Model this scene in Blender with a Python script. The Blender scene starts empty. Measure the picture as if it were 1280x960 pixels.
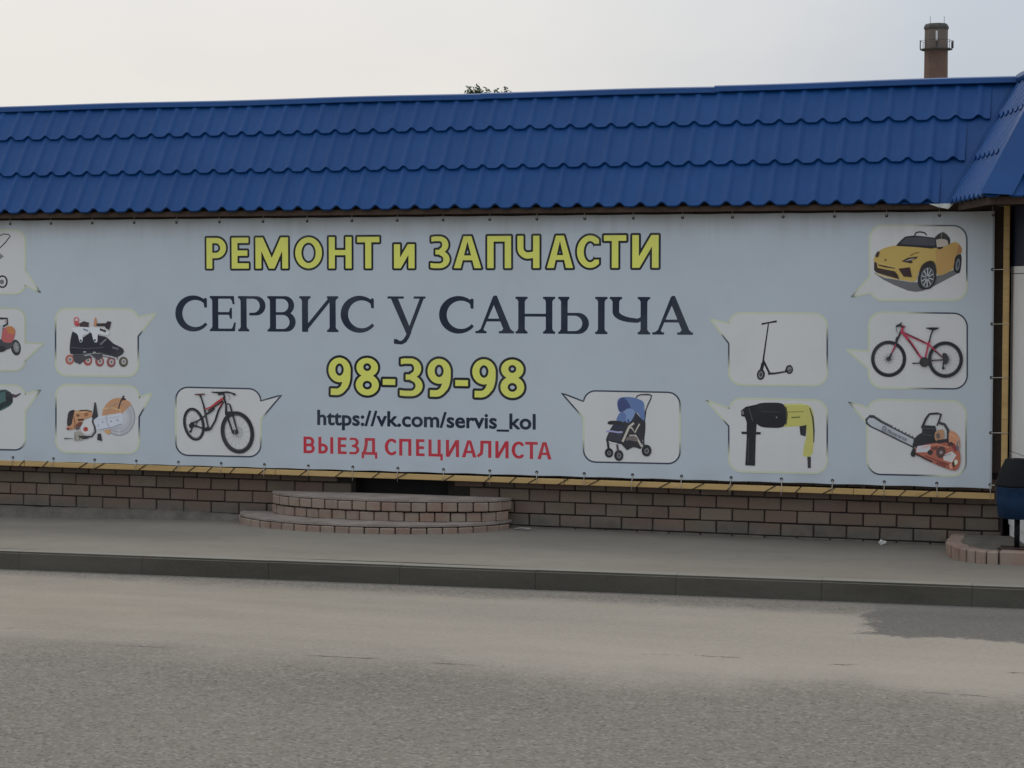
import bpy, bmesh, math, random
import numpy as np
from mathutils import Vector, Matrix
from mathutils.geometry import tessellate_polygon

R = math.radians
random.seed(7)
scene = bpy.context.scene
COL = scene.collection

# ------------------------------------------------------------------ camera
F_PX, W_PX, H_PX = 2600.0, 1280.0, 960.0
PSI, PHI = R(16.93), math.atan(129 / 2600)
CAM = np.array([0.0, -16.36, 2.17])
cd = bpy.data.cameras.new('camera')
cd.sensor_width = 36.0
cd.lens = F_PX / W_PX * 36.0
cd.clip_start, cd.clip_end = 0.1, 3000.0
cam = bpy.data.objects.new('camera', cd)
cam.location = CAM
cam.rotation_euler = (math.pi / 2 - PHI, 0, PSI)
COL.objects.link(cam)
scene.camera = cam

# ------------------------------------------------------------------ sky and sun (thin even overcast, hidden sun behind on the left)
SUN_EL, SUN_AZ = R(56), R(-25)            # azimuth from +Y towards +X
world = bpy.data.worlds.new('World')
scene.world = world
world.use_nodes = True
wn, wl = world.node_tree.nodes, world.node_tree.links
wn.clear()
wout = wn.new('ShaderNodeOutputWorld'); wbg = wn.new('ShaderNodeBackground')
sky = wn.new('ShaderNodeTexSky'); sky.sky_type = 'NISHITA'; sky.sun_disc = False
sky.sun_elevation = SUN_EL; sky.sun_rotation = SUN_AZ
sky.air_density = 1.0; sky.dust_density = 4.0; sky.ozone_density = 1.0
tc = wn.new('ShaderNodeTexCoord')
nz = wn.new('ShaderNodeTexNoise'); nz.inputs['Scale'].default_value = 2.6
nz.inputs['Detail'].default_value = 5.0; nz.inputs['Roughness'].default_value = 0.5
mp = wn.new('ShaderNodeMapping'); mp.inputs['Scale'].default_value = (1, 1, 2.4)
wl.new(tc.outputs['Generated'], mp.inputs[0]); wl.new(mp.outputs[0], nz.inputs['Vector'])
dot = wn.new('ShaderNodeVectorMath'); dot.operation = 'DOT_PRODUCT'
dot.inputs[1].default_value = (-0.90, 0.436, 0.0)
wl.new(tc.outputs['Generated'], dot.inputs[0])
add = wn.new('ShaderNodeMath'); add.operation = 'MULTIPLY_ADD'; add.inputs[1].default_value = 0.55
wl.new(nz.outputs['Fac'], add.inputs[0]); wl.new(dot.outputs['Value'], add.inputs[2])
ramp = wn.new('ShaderNodeValToRGB')
ramp.color_ramp.elements[0].position = 0.62; ramp.color_ramp.elements[0].color = (5.35, 5.85, 6.5, 1)
ramp.color_ramp.elements[1].position = 1.22; ramp.color_ramp.elements[1].color = (8.4, 8.1, 7.7, 1)
mr = wn.new('ShaderNodeMapRange')
mr.inputs['From Min'].default_value = 0.70; mr.inputs['From Max'].default_value = 1.10
wl.new(add.outputs[0], mr.inputs['Value'])
ramp.color_ramp.elements[0].position = 0.0; ramp.color_ramp.elements[1].position = 1.0
wl.new(mr.outputs[0], ramp.inputs[0])
# overcast sky is brighter towards the zenith
sep = wn.new('ShaderNodeSeparateXYZ'); wl.new(tc.outputs['Generated'], sep.inputs[0])
zr = wn.new('ShaderNodeMapRange'); zr.inputs['From Min'].default_value = 0.1; zr.inputs['From Max'].default_value = 1.0
zr.inputs['To Min'].default_value = 1.0; zr.inputs['To Max'].default_value = 2.0
wl.new(sep.outputs['Z'], zr.inputs['Value'])
vm = wn.new('ShaderNodeVectorMath'); vm.operation = 'SCALE'
wl.new(ramp.outputs[0], vm.inputs[0]); wl.new(zr.outputs[0], vm.inputs['Scale'])
mixs = wn.new('ShaderNodeMix'); mixs.data_type = 'RGBA'; mixs.inputs[0].default_value = 0.92
wl.new(sky.outputs[0], mixs.inputs[6]); wl.new(vm.outputs[0], mixs.inputs[7])
wl.new(mixs.outputs[2], wbg.inputs['Color']); wbg.inputs['Strength'].default_value = 0.1
wl.new(wbg.outputs[0], wout.inputs[0])

sd = bpy.data.lights.new('sun', 'SUN'); sd.energy = 1.0; sd.angle = R(35); sd.color = (1.0, 0.95, 0.88)
sun = bpy.data.objects.new('sun', sd)
dv = Vector((math.sin(SUN_AZ) * math.cos(SUN_EL), math.cos(SUN_AZ) * math.cos(SUN_EL), math.sin(SUN_EL)))
sun.rotation_euler = (-dv).to_track_quat('-Z', 'Y').to_euler()
sun.location = (-5, 10, 30)
COL.objects.link(sun)

vs = scene.view_settings
vs.view_transform = 'Standard'; vs.look = 'None'; vs.exposure = 0.0; vs.gamma = 1.0; vs.use_curve_mapping = False

# ------------------------------------------------------------------ pixel -> place helpers
_r = np.array([math.cos(PSI), math.sin(PSI), 0.0])
_f = np.array([-math.sin(PSI) * math.cos(PHI), math.cos(PSI) * math.cos(PHI), -math.sin(PHI)])
_u = np.cross(_r, _f)
def ray(px, py): return _f * F_PX + _r * (px - 640) + _u * (480 - py)
def atY(px, py, Y):
    d = ray(px, py); return CAM + d * ((Y - CAM[1]) / d[1])
def atZ(px, py, Z):
    d = ray(px, py); return CAM + d * ((Z - CAM[2]) / d[2])

# ------------------------------------------------------------------ materials
def lin(c):
    return tuple(((v / 255) / 12.92 if v / 255 <= 0.04045 else ((v / 255 + 0.055) / 1.055) ** 2.4) for v in c)
class Mat:
    def __init__(s, name, rough=0.8, metal=0.0, spec=0.3):
        s.m = bpy.data.materials.new(name); s.m.use_nodes = True
        s.n, s.l = s.m.node_tree.nodes, s.m.node_tree.links
        s.b = s.n['Principled BSDF']
        s.b.inputs['Roughness'].default_value = rough
        s.b.inputs['Metallic'].default_value = metal
        s.b.inputs['Specular IOR Level'].default_value = spec
        s.geo = s.n.new('ShaderNodeNewGeometry')
        s.P = s.geo.outputs['Position']
    def math(s, op, a, b=None, c=None, clamp=False):
        n = s.n.new('ShaderNodeMath'); n.operation = op; n.use_clamp = clamp
        for i, v in enumerate((a, b, c)):
            if v is None: continue
            if isinstance(v, (int, float)): n.inputs[i].default_value = v
            else: s.l.new(v, n.inputs[i])
        return n.outputs[0]
    def noise(s, scale, detail=4, rough=0.55, vec=None, stretch=None, dist=0.0, off=(0, 0, 0)):
        v = vec if vec is not None else s.P
        if stretch or off != (0, 0, 0):
            m = s.n.new('ShaderNodeMapping'); m.inputs['Scale'].default_value = stretch or (1, 1, 1)
            m.inputs['Location'].default_value = off
            s.l.new(v, m.inputs[0]); v = m.outputs[0]
        n = s.n.new('ShaderNodeTexNoise'); n.inputs['Scale'].default_value = scale
        n.inputs['Detail'].default_value = detail; n.inputs['Roughness'].default_value = rough
        n.inputs['Distortion'].default_value = dist
        s.l.new(v, n.inputs['Vector']); return n.outputs['Fac']
    def ramp(s, fac, stops):
        n = s.n.new('ShaderNodeValToRGB'); s.l.new(fac, n.inputs[0])
        e = n.color_ramp.elements
        while len(e) < len(stops): e.new(0.5)
        for q, (p, c) in zip(e, stops):
            q.position = p; q.color = (*c, 1) if not isinstance(c, (int, float)) else (c, c, c, 1)
        return n.outputs[0]
    def mapr(s, v, a, b, c=0.0, d=1.0, smooth=True):
        n = s.n.new('ShaderNodeMapRange'); n.interpolation_type = 'SMOOTHSTEP' if smooth else 'LINEAR'
        for i, q in zip((1, 2, 3, 4), (a, b, c, d)): n.inputs[i].default_value = q
        s.l.new(v, n.inputs[0]); return n.outputs[0]
    def mix(s, fac, a, b, mode='MIX'):
        n = s.n.new('ShaderNodeMix'); n.data_type = 'RGBA'; n.blend_type = mode
        for i, v in ((0, fac), (6, a), (7, b)):
            if isinstance(v, (int, float)): n.inputs[i].default_value = v if i == 0 else (v, v, v, 1)
            elif isinstance(v, tuple): n.inputs[i].default_value = (*v, 1) if len(v) == 3 else v
            else: s.l.new(v, n.inputs[i])
        return n.outputs[2]
    def sep(s):
        n = s.n.new('ShaderNodeSeparateXYZ'); s.l.new(s.P, n.inputs[0]); return n.outputs
    def rnd(s):
        return s.n.new('ShaderNodeObjectInfo').outputs['Random']
    def col(s, v):
        if isinstance(v, tuple): s.b.inputs['Base Color'].default_value = (*v, 1)
        else: s.l.new(v, s.b.inputs['Base Color'])
        return s
    def bump(s, h, strength=0.3, dist=0.01):
        n = s.n.new('ShaderNodeBump'); n.inputs['Strength'].default_value = strength
        n.inputs['Distance'].default_value = dist
        s.l.new(h, n.inputs['Height']); s.l.new(n.outputs[0], s.b.inputs['Normal']); return s
    def rough(s, v):
        s.l.new(v, s.b.inputs['Roughness']); return s

def worn(name, c, rough=0.8, var=0.25, scale=6, fine=60, spec=0.3, bump=0.2, metal=0.0):
    m = Mat(name, rough, metal, spec)
    a = m.noise(scale, 5); b = m.noise(fine, 3)
    f = m.math('ADD', m.math('MULTIPLY', a, 0.65), m.math('MULTIPLY', b, 0.35))
    lo = tuple(v * (1 - var) for v in c); hi = tuple(min(1, v * (1 + var)) for v in c)
    m.col(m.ramp(f, [(0.32, lo), (0.68, hi)])).bump(b, bump, 0.004)
    return m.m

M = {}
# blue coated steel tiles: slight sheet-to-sheet tone, dust
m = Mat('blue_steel', 0.5, 0.0, 0.22)
a = m.noise(1.3, 4, 0.6); b = m.noise(9, 5, 0.65, stretch=(1, 1, 0.35)); g = m.noise(70, 3)
f = m.math('ADD', m.math('MULTIPLY', a, 0.55), m.math('MULTIPLY', b, 0.45))
c = m.ramp(f, [(0.3, (0.002, 0.042, 0.155)), (0.7, (0.004, 0.056, 0.2))])
c = m.mix(m.mapr(b, 0.58, 0.85, 0, 0.10), c, (0.09, 0.13, 0.18))
m.col(c).rough(m.mapr(g, 0.3, 0.7, 0.42, 0.6)).bump(a, 0.12, 0.02)
M['blue'] = m.m
m = Mat('blue_flashing', 0.45, 0.0, 0.25)
a = m.noise(2.0, 4); b = m.noise(14, 5)
m.col(m.mix(m.mapr(b, 0.58, 0.85, 0, 0.08), m.ramp(a, [(0.3, (0.002, 0.042, 0.155)), (0.7, (0.004, 0.055, 0.195))]), (0.09, 0.13, 0.18)))
m.bump(m.noise(3.5, 3), 0.25, 0.02)
M['flash'] = m.m
M['galv'] = worn('galvanised_steel', (0.42, 0.42, 0.38), 0.5, 0.3, 12, 80)
# bricks
m = Mat('brown_brick', 0.9, 0, 0.2)
rn = m.rnd(); a = m.noise(7, 5); b = m.noise(90, 4, 0.7); d_ = m.noise(2.2, 4)
c = m.ramp(rn, [(0.0, (0.209, 0.147, 0.112)), (0.25, (0.161, 0.127, 0.095)), (0.5, (0.197, 0.127, 0.102)), (0.75, (0.231, 0.176, 0.131)), (1.0, (0.161, 0.110, 0.087))])
c = m.mix(m.mapr(b, 0.35, 0.7, 0, 0.45), c, (0.114, 0.086, 0.069))
c = m.mix(m.mapr(d_, 0.48, 0.72, 0, 0.5), c, (0.191, 0.172, 0.139))
x, y, z = m.sep()
smear = m.mapr(m.math('ADD', z, m.math('MULTIPLY', m.math('SUBTRACT', m.noise(2.6, 5, 0.65), 0.5), 0.35)), 0.16, 0.27, 0.85, 0.0)
c = m.mix(smear, c, m.ramp(m.noise(9, 4), [(0.3, (0.105, 0.096, 0.08)), (0.7, (0.16, 0.146, 0.122))]))
m.col(c).bump(b, 0.5, 0.006)
M['brick'] = m.m
m = Mat('red_brown_brick', 0.9, 0, 0.2)
rn = m.rnd(); b = m.noise(80, 4, 0.7); d_ = m.noise(5, 4)
c = m.ramp(rn, [(0.0, (0.312, 0.193, 0.148)), (0.35, (0.275, 0.196, 0.155)), (0.7, (0.340, 0.226, 0.178)), (1.0, (0.256, 0.166, 0.132))])
c = m.mix(m.mapr(b, 0.35, 0.7, 0, 0.4), c, (0.161, 0.116, 0.091))
c = m.mix(m.mapr(d_, 0.4, 0.65, 0, 0.75), c, (0.303, 0.248, 0.198))
m.col(c).bump(b, 0.5, 0.006)
M['stepbrick'] = m.m
M['mortar'] = worn('dark_mortar', (0.035, 0.028, 0.024), 0.95, 0.35, 10, 120)
M['render'] = worn('brown_render', (0.10, 0.075, 0.06), 0.95, 0.25, 3, 50)
M['plinth'] = worn('rough_cement', (0.135, 0.12, 0.10), 0.95, 0.35, 5, 60, bump=0.6)
M['slab'] = worn('worn_slab', (0.27, 0.225, 0.195), 0.95, 0.3, 6, 70, bump=0.5)
M['door'] = worn('dark_door', (0.02, 0.018, 0.016), 0.7, 0.3, 8, 60)
M['soffit'] = worn('dark_soffit_board', (0.07, 0.045, 0.032), 0.8, 0.4, 5, 40)
# pavement
m = Mat('dusty_pavement', 0.95, 0, 0.15)
x, y, z = m.sep()
a = m.noise(0.9, 5, 0.6, stretch=(0.35, 1, 1)); b = m.noise(5, 5, 0.65); g = m.noise(160, 3, 0.8)
c = m.ramp(a, [(0.3, (0.180, 0.159, 0.130)), (0.7, (0.260, 0.232, 0.191))])
c = m.mix(m.mapr(b, 0.45, 0.75, 0, 0.35), c, (0.156, 0.138, 0.113))
edge = m.math('ADD', y, m.math('MULTIPLY', m.noise(3, 4), 0.5))
c = m.mix(m.mapr(edge, -0.32, 0.35, 0, 0.65), c, (0.120, 0.112, 0.093))
c = m.mix(m.mapr(g, 0.42, 0.7, 0, 0.35), c, (0.304, 0.279, 0.241))
m.col(c).bump(m.math('ADD', g, m.math('MULTIPLY', b, 2.0)), 0.35, 0.006)
M['pave'] = m.m
m = Mat('kerb_concrete', 0.95, 0, 0.15)
a = m.noise(2.2, 5, 0.6, stretch=(0.5, 1, 2)); b = m.noise(30, 4, 0.7); rn = m.rnd()
c = m.ramp(a, [(0.3, (0.068, 0.062, 0.049)), (0.7, (0.104, 0.095, 0.076))])
c = m.mix(m.mapr(b, 0.5, 0.75, 0, 0.3), c, (0.128, 0.122, 0.106))
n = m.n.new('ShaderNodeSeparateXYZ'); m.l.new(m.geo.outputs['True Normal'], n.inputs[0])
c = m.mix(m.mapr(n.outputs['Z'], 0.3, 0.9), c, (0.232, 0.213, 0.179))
c = m.mix(m.math('MULTIPLY', rn, 0.12), c, (0.128, 0.118, 0.106))
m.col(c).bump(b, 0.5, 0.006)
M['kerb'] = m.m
# road: worn asphalt with a shaped band of pale dust, a bare dark patch, fine aggregate and cracks
m = Mat('dusty_asphalt', 0.93, 0, 0.2)
x, y, z = m.sep()
n1 = m.noise(0.7, 5, 0.6, stretch=(0.45, 1, 1)); n2 = m.noise(4.0, 5, 0.65); n3 = m.noise(26, 4, 0.7)
vor = m.n.new('ShaderNodeTexVoronoi'); vor.inputs['Scale'].default_value = 62; m.l.new(m.P, vor.inputs['Vector'])
vs_ = m.n.new('ShaderNodeSeparateColor'); m.l.new(vor.outputs['Color'], vs_.inputs[0])
spk = vs_.outputs[0]; gr = m.noise(240, 2, 0.8)
base = m.ramp(n1, [(0.25, (0.155, 0.137, 0.114)), (0.75, (0.211, 0.188, 0.157))])
base = m.mix(m.mapr(n2, 0.4, 0.7, 0, 0.3), base, (0.139, 0.123, 0.101))
base = m.mix(m.mapr(spk, 0.7, 0.97, 0, 0.6), base, (0.304, 0.281, 0.246))
base = m.mix(m.mapr(spk, 0.0, 0.25, 0.6, 0.0), base, (0.056, 0.052, 0.046))
base = m.mix(m.mapr(gr, 0.35, 0.65, 0.35, 0.0), base, (0.066, 0.061, 0.054))
wob = m.math('MULTIPLY', m.math('SUBTRACT', m.noise(0.8, 4, 0.6), 0.5), 1.5)
yw = m.math('ADD', y, wob)
yw2 = m.math('ADD', y, m.math('MULTIPLY', m.math('SUBTRACT', n2, 0.5), 0.35))
near = m.mapr(yw, -5.9, -4.75, 0.0, 1.0)
far = m.mapr(yw2, -3.0, -2.62, 1.0, 0.0)
band = m.math('MULTIPLY', near, far)
tone = m.math('MULTIPLY', band, m.mapr(m.noise(0.5, 3, 0.6, stretch=(0.3, 1.2, 1)), 0.2, 0.6, 0.62, 1.0))
# the bare patch swept clean by the kerb on the right
px_ = m.math('ADD', x, m.math('MULTIPLY', m.math('SUBTRACT', n2, 0.5), 0.7))
px_ = m.math('ADD', px_, m.math('MULTIPLY', m.math('SUBTRACT', n3, 0.5), 0.25))
bx_ = m.mapr(px_, -1.72, -1.62); by_ = m.mapr(m.math('ADD', yw2, m.math('MULTIPLY', m.math('SUBTRACT', n3, 0.5), 0.16)), -3.62, -3.54)
bare = m.math('MULTIPLY', bx_, by_)
tone = m.math('MULTIPLY', tone, m.math('SUBTRACT', 1.0, m.math('MULTIPLY', bare, 0.97)))
tone = m.math('MULTIPLY', tone, m.mapr(n3, 0.25, 0.55, 0.72, 1.0))
dust0 = m.ramp(m.noise(3.2, 5, 0.65, stretch=(0.3, 1, 1)), [(0.3, (0.244, 0.210, 0.167)), (0.7, (0.300, 0.261, 0.209))])
base = m.mix(m.mapr(n3, 0.45, 0.7, 0, 0.3), base, (0.20, 0.175, 0.152))
base = m.mix(m.math('MULTIPLY', bare, 0.6), base, (0.095, 0.09, 0.084))
dust = m.mix(m.mapr(x, -7.0, -2.5, 0.0, 0.5), dust0, (0.345, 0.302, 0.25))
c = m.mix(m.math('MULTIPLY', tone, 0.9), base, dust)
# thin run of dust right along the gutter
gut = m.mapr(yw2, -2.75, -2.45, 0.0, 0.30)
c = m.mix(gut, c, (0.198, 0.181, 0.157))
def crack(y0, x0, x1, w, seed, amp=0.14, gap=0.5):
    ln = m.math('ADD', y, m.math('MULTIPLY', m.math('SUBTRACT', m.noise(2.0, 6, 0.7, off=(seed, 0, 0)), 0.5), amp))
    dd = m.math('ABSOLUTE', m.math('SUBTRACT', ln, y0))
    k = m.mapr(dd, w * 0.4, w, 1.0, 0.0)
    k = m.math('MULTIPLY', k, m.mapr(x, x0, x0 + 0.3)); k = m.math('MULTIPLY', k, m.mapr(x, x1 - 0.3, x1, 1.0, 0.0))
    return m.math('MULTIPLY', k, m.mapr(m.noise(1.7, 4, 0.7, off=(seed * 2, 3, 0)), gap, gap + 0.08))
for ck in ((-5.27, -9.5, -5.2, 0.016, 1.3, 0.22, 0.5), (-5.25, -4.75, -3.5, 0.02, 5.1, 0.2, 0.46), (-4.62, -3.1, -0.4, 0.015, 9.4, 0.3, 0.52),
           (-5.32, -2.2, 1.5, 0.014, 12.7, 0.25, 0.5), (-4.0, -8.5, -4.0, 0.012, 17.2, 0.4, 0.58), (-3.6, -3.5, -1.0, 0.012, 21.9, 0.4, 0.57), (-4.9, -7.5, -5.0, 0.012, 31.0, 0.4, 0.56)):
    c = m.mix(m.math('MULTIPLY', crack(*ck), 0.75), c, (0.05, 0.045, 0.04))
m.col(c)
hgt = m.math('ADD', m.math('MULTIPLY', vor.outputs['Distance'], m.math('SUBTRACT', 1.0, m.math('MULTIPLY', tone, 0.75))), m.math('MULTIPLY', n3, 0.8))
m.bump(hgt, 0.45, 0.008)
M['road'] = m.m
M['ground'] = worn('dry_ground', (0.2, 0.18, 0.14), 0.95, 0.3, 0.6, 12)
# timber painted ochre
m = Mat('ochre_timber', 0.75, 0, 0.25)
a = m.noise(3, 5, 0.6, stretch=(0.5, 4, 4)); b = m.noise(40, 4, 0.6, stretch=(0.1, 1, 1)); rn = m.rnd()
c = m.ramp(a, [(0.3, (0.46, 0.29, 0.115)), (0.7, (0.60, 0.41, 0.175))])
c = m.mix(m.math('MULTIPLY', rn, 0.35), c, (0.62, 0.44, 0.2))
c = m.mix(m.mapr(b, 0.55, 0.75, 0, 0.5), c, (0.22, 0.11, 0.035))
m.col(c).bump(b, 0.3, 0.003)
M['timber'] = m.m
M['dark_cord'] = worn('dark_cord', (0.03, 0.025, 0.02), 0.9, 0.3, 30, 200)
M['cord'] = worn('pale_cord', (0.55, 0.5, 0.42), 0.8, 0.25, 30, 200)
M['eyelet'] = worn('eyelet_metal', (0.05, 0.05, 0.055), 0.5, 0.3, 30, 200)
M['siding'] = worn('white_siding', (0.74, 0.73, 0.70), 0.5, 0.06, 3, 30, spec=0.4, bump=0.05)
M['navy'] = worn('navy_panel', (0.016, 0.024, 0.05), 0.5, 0.2, 3, 30)
M['bin_blue'] = worn('bin_blue_paint', (0.006, 0.028, 0.072), 0.5, 0.3, 8, 60, spec=0.25)
M['black_paint'] = worn('black_paint', (0.007, 0.008, 0.01), 0.6, 0.3, 10, 80, spec=0.15)
M['rust'] = worn('rusty_iron', (0.05, 0.034, 0.027), 0.8, 0.3, 20, 100)
m = Mat('sooty_chimney_brick', 0.9, 0, 0.2)
x, y, z = m.sep()
a = m.noise(0.35, 5, 0.65); b = m.noise(2.2, 4, 0.7)
c = m.ramp(a, [(0.3, (0.11, 0.07, 0.056)), (0.7, (0.19, 0.115, 0.09))])
c = m.mix(m.mapr(b, 0.45, 0.75, 0, 0.45), c, (0.15, 0.125, 0.11))
c = m.mix(m.mapr(z, 30.5, 31.2, 0.0, 0.6), c, (0.17, 0.155, 0.135))
m.col(c).bump(b, 0.4, 0.1); M['chimney'] = m.m
M['chimney_dark'] = worn('sooty_steel', (0.07, 0.065, 0.06), 0.8, 0.3, 1, 8)
M['pale_panel'] = worn('pale_antenna', (0.6, 0.6, 0.6), 0.5, 0.1, 3, 8)
M['bark'] = worn('bark', (0.09, 0.07, 0.05), 0.95, 0.4, 6, 40)
m = Mat('leaf', 0.6, 0, 0.3)
a = m.noise(1.5, 3); m.col(m.ramp(a, [(0.3, (0.03, 0.055, 0.02)), (0.7, (0.075, 0.11, 0.035))])); M['leaf'] = m.m
M['scrap'] = worn('pale_scrap', (0.6, 0.58, 0.55), 0.6, 0.3, 20, 80)
M['stone'] = worn('grey_stone', (0.3, 0.28, 0.25), 0.95, 0.3, 15, 90)
# printed vinyl: print colour comes from the colour attribute of the print; soft wrinkles and weather stains are shared by the whole banner
def vinyl(name, use_attr):
    m = Mat(name, 0.5, 0, 0.3)
    x, y, z = m.sep()
    if use_attr:
        at = m.n.new('ShaderNodeAttribute'); at.attribute_name = 'ink'; c = at.outputs['Color']
        c = m.mix(m.mapr(m.noise(55, 4, 0.7), 0.35, 0.7, 0.0, 0.035), c, m.mix(1.0, c, (0.45, 0.45, 0.45), 'MULTIPLY'))
    else:
        big = m.noise(0.6, 4, 0.5)
        c = m.ramp(big, [(0.3, (0.535, 0.59, 0.635)), (0.7, (0.575, 0.63, 0.675))])
    st = m.noise(11, 5, 0.65, stretch=(1, 1, 0.06))
    drip = m.math('MULTIPLY', m.mapr(z, 2.38, 2.72), m.mapr(st, 0.42, 0.68))
    c = m.mix(m.math('MULTIPLY', drip, 0.24), c, (0.30, 0.27, 0.22))
    topd = m.math('MULTIPLY', m.mapr(z, 2.5, 2.7), m.mapr(m.noise(1.4, 4), 0.3, 0.7, 0.25, 0.55))
    c = m.mix(topd, c, (0.36, 0.34, 0.30))
    gr = m.noise(2.2, 5, 0.6)
    c = m.mix(m.mapr(gr, 0.4, 0.75, 0, 0.1), c, (0.36, 0.36, 0.34))
    m.col(c)
    wr = m.math('ADD', m.noise(0.9, 3, 0.5, stretch=(1, 1, 0.5)), m.math('MULTIPLY', m.noise(3.2, 3, 0.5, stretch=(1, 1, 0.35)), 0.2))
    crx = m.noise(1.3, 2, 0.5, vec=m.P, stretch=(1.2, 1, 1.2), dist=0.8)
    wr = m.math('ADD', wr, m.math('MULTIPLY', m.math('MULTIPLY', crx, m.mapr(x, -1.9, -1.2, 0.02, 0.25)), 1.0))
    m.bump(wr, 0.5, 0.05)
    return m.m
M['ink'] = vinyl('printed_vinyl', True)
M['vinyl'] = vinyl('banner_vinyl', False)

# ------------------------------------------------------------------ object helpers
def obj(name, bm, mat, parent=None, smooth=False):
    if isinstance(bm, bpy.types.Mesh): me = bm
    else:
        me = bpy.data.meshes.new(name); bm.to_mesh(me); bm.free()
        if smooth:
            for p in me.polygons: p.use_smooth = True
        me.materials.append(mat)
    o = bpy.data.objects.new(name, me); COL.objects.link(o)
    if parent: o.parent = parent
    return o
def thing(name, label, cat, loc=(0, 0, 0), group=None):
    o = bpy.data.objects.new(name, None); COL.objects.link(o); o.location = loc
    o.empty_display_size = 0.2
    o['label'] = label; o['category'] = cat
    if group: o['group'] = group
    return o
def tag(o, label, cat, group=None):
    o['label'] = label; o['category'] = cat
    if group: o['group'] = group
    return o
def rehang(root):
    """children are modelled in world coordinates; keep them there under a root that is not at the origin"""
    inv = Matrix.Translation(root.location).inverted()
    for ch in root.children: ch.matrix_parent_inverse = inv
def box(bm, x0, y0, z0, x1, y1, z1, mtx=None):
    v = [bm.verts.new(p) for p in ((x0, y0, z0), (x1, y0, z0), (x1, y1, z0), (x0, y1, z0), (x0, y0, z1), (x1, y0, z1), (x1, y1, z1), (x0, y1, z1))]
    if mtx is not None:
        for q in v: q.co = mtx @ q.co
    for f in ((3, 2, 1, 0), (4, 5, 6, 7), (0, 1, 5, 4), (1, 2, 6, 5), (2, 3, 7, 6), (3, 0, 4, 7)): bm.faces.new([v[i] for i in f])
    return v
def boxm(x0, y0, z0, x1, y1, z1, bev=0.0, mtx=None):
    bm = bmesh.new(); box(bm, x0, y0, z0, x1, y1, z1, mtx)
    if bev: bmesh.ops.bevel(bm, geom=bm.edges[:], offset=bev, segments=1, affect='EDGES')
    return bm
def tube(bm, pts, rads, n=8, cap=True):
    pts = [Vector(p) for p in pts]; rings = []
    if isinstance(rads, (int, float)): rads = [rads] * len(pts)
    for i, p in enumerate(pts):
        d = (pts[min(i + 1, len(pts) - 1)] - pts[max(i - 1, 0)]).normalized()
        q = d.to_track_quat('Z', 'Y')
        rings.append([bm.verts.new(p + q @ Vector((math.cos(2 * math.pi * k / n), math.sin(2 * math.pi * k / n), 0)) * rads[i]) for k in range(n)])
    for a, b in zip(rings, rings[1:]):
        for k in range(n): bm.faces.new((a[k], a[(k + 1) % n], b[(k + 1) % n], b[k]))
    if cap:
        bm.faces.new(rings[0][::-1]); bm.faces.new(rings[-1])
def lathe(bm, prof, n=24, c=(0, 0, 0)):
    rings = []
    for r_, z_ in prof:
        rings.append([bm.verts.new((c[0] + r_ * math.cos(2 * math.pi * k / n), c[1] + r_ * math.sin(2 * math.pi * k / n), c[2] + z_)) for k in range(n)])
    for a, b in zip(rings, rings[1:]):
        for k in range(n): bm.faces.new((a[k], a[(k + 1) % n], b[(k + 1) % n], b[k]))
    bm.faces.new(rings[0][::-1]); bm.faces.new(rings[-1])

# ------------------------------------------------------------------ ground, road, pavement, kerb
def kerbY(x): return -2.24 + 0.04 * x
bm = bmesh.new()
v = [bm.verts.new(p) for p in ((-700, -200, -0.05), (700, -200, -0.05), (700, 1200, -0.05), (-700, 1200, -0.05))]; bm.faces.new(v)
o = obj('ground', bm, M['ground']); o['kind'] = 'structure'
bm = bmesh.new()
v = [bm.verts.new(p) for p in ((-60, -26, 0), (40, -26, 0), (40, kerbY(40) + 0.02, 0), (-60, kerbY(-60) + 0.02, 0))]; bm.faces.new(v)
o = obj('road', bm, M['road']); o['kind'] = 'structure'
# pavement sheet, a little uneven
def paveZ(x, y):
    t = min(1, max(0, (y - kerbY(x)) / 2.4))
    wallz = 0.12 + 0.02 * math.exp(-((x + 5) / 1.6) ** 2) - 0.04 * min(1, max(0, (-x - 7.0) / 2.5))
    return 0.138 * (1 - t) + wallz * t + 0.004 * math.sin(x * 1.7 + y * 2.3) * math.sin(y * 3.1)
bm = bmesh.new(); g = []
NX, NY = 150, 14
for i in range(NX + 1):
    x = -18 + 24 * i / NX; row = []
    for j in range(NY + 1):
        ky = kerbY(x) + 0.14; y = ky + (0.06 - ky) * j / NY
        row.append(bm.verts.new((x, y, paveZ(x, y))))
    g.append(row)
for i in range(NX):
    for j in range(NY): bm.faces.new((g[i][j], g[i + 1][j], g[i + 1][j + 1], g[i][j + 1]))
o = obj('sidewalk', bm, M['pave'], smooth=True); o['kind'] = 'structure'
kerb = bpy.data.objects.new('kerb', None); COL.objects.link(kerb); kerb['kind'] = 'structure'
ang = math.atan(0.04)
bm = boxm(0.0012, 0, -0.06, 0.9988, 0.15, 0.138)
bmesh.ops.bevel(bm, geom=[e for e in bm.edges if abs(e.verts[0].co.x - e.verts[1].co.x) > 0.5], offset=0.014, segments=2, affect='EDGES')
kme = bpy.data.meshes.new('kerb_stone'); bm.to_mesh(kme); bm.free(); kme.materials.append(M['kerb'])
k = 0
for i in range(-12, 6):
    x = i * math.cos(ang) - 0.13 + 0.05
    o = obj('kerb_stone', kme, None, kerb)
    o.location = (x, kerbY(x), random.uniform(-0.0015, 0.0015)); o.rotation_euler = (0, 0, ang + random.uniform(-0.001, 0.001))

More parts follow.
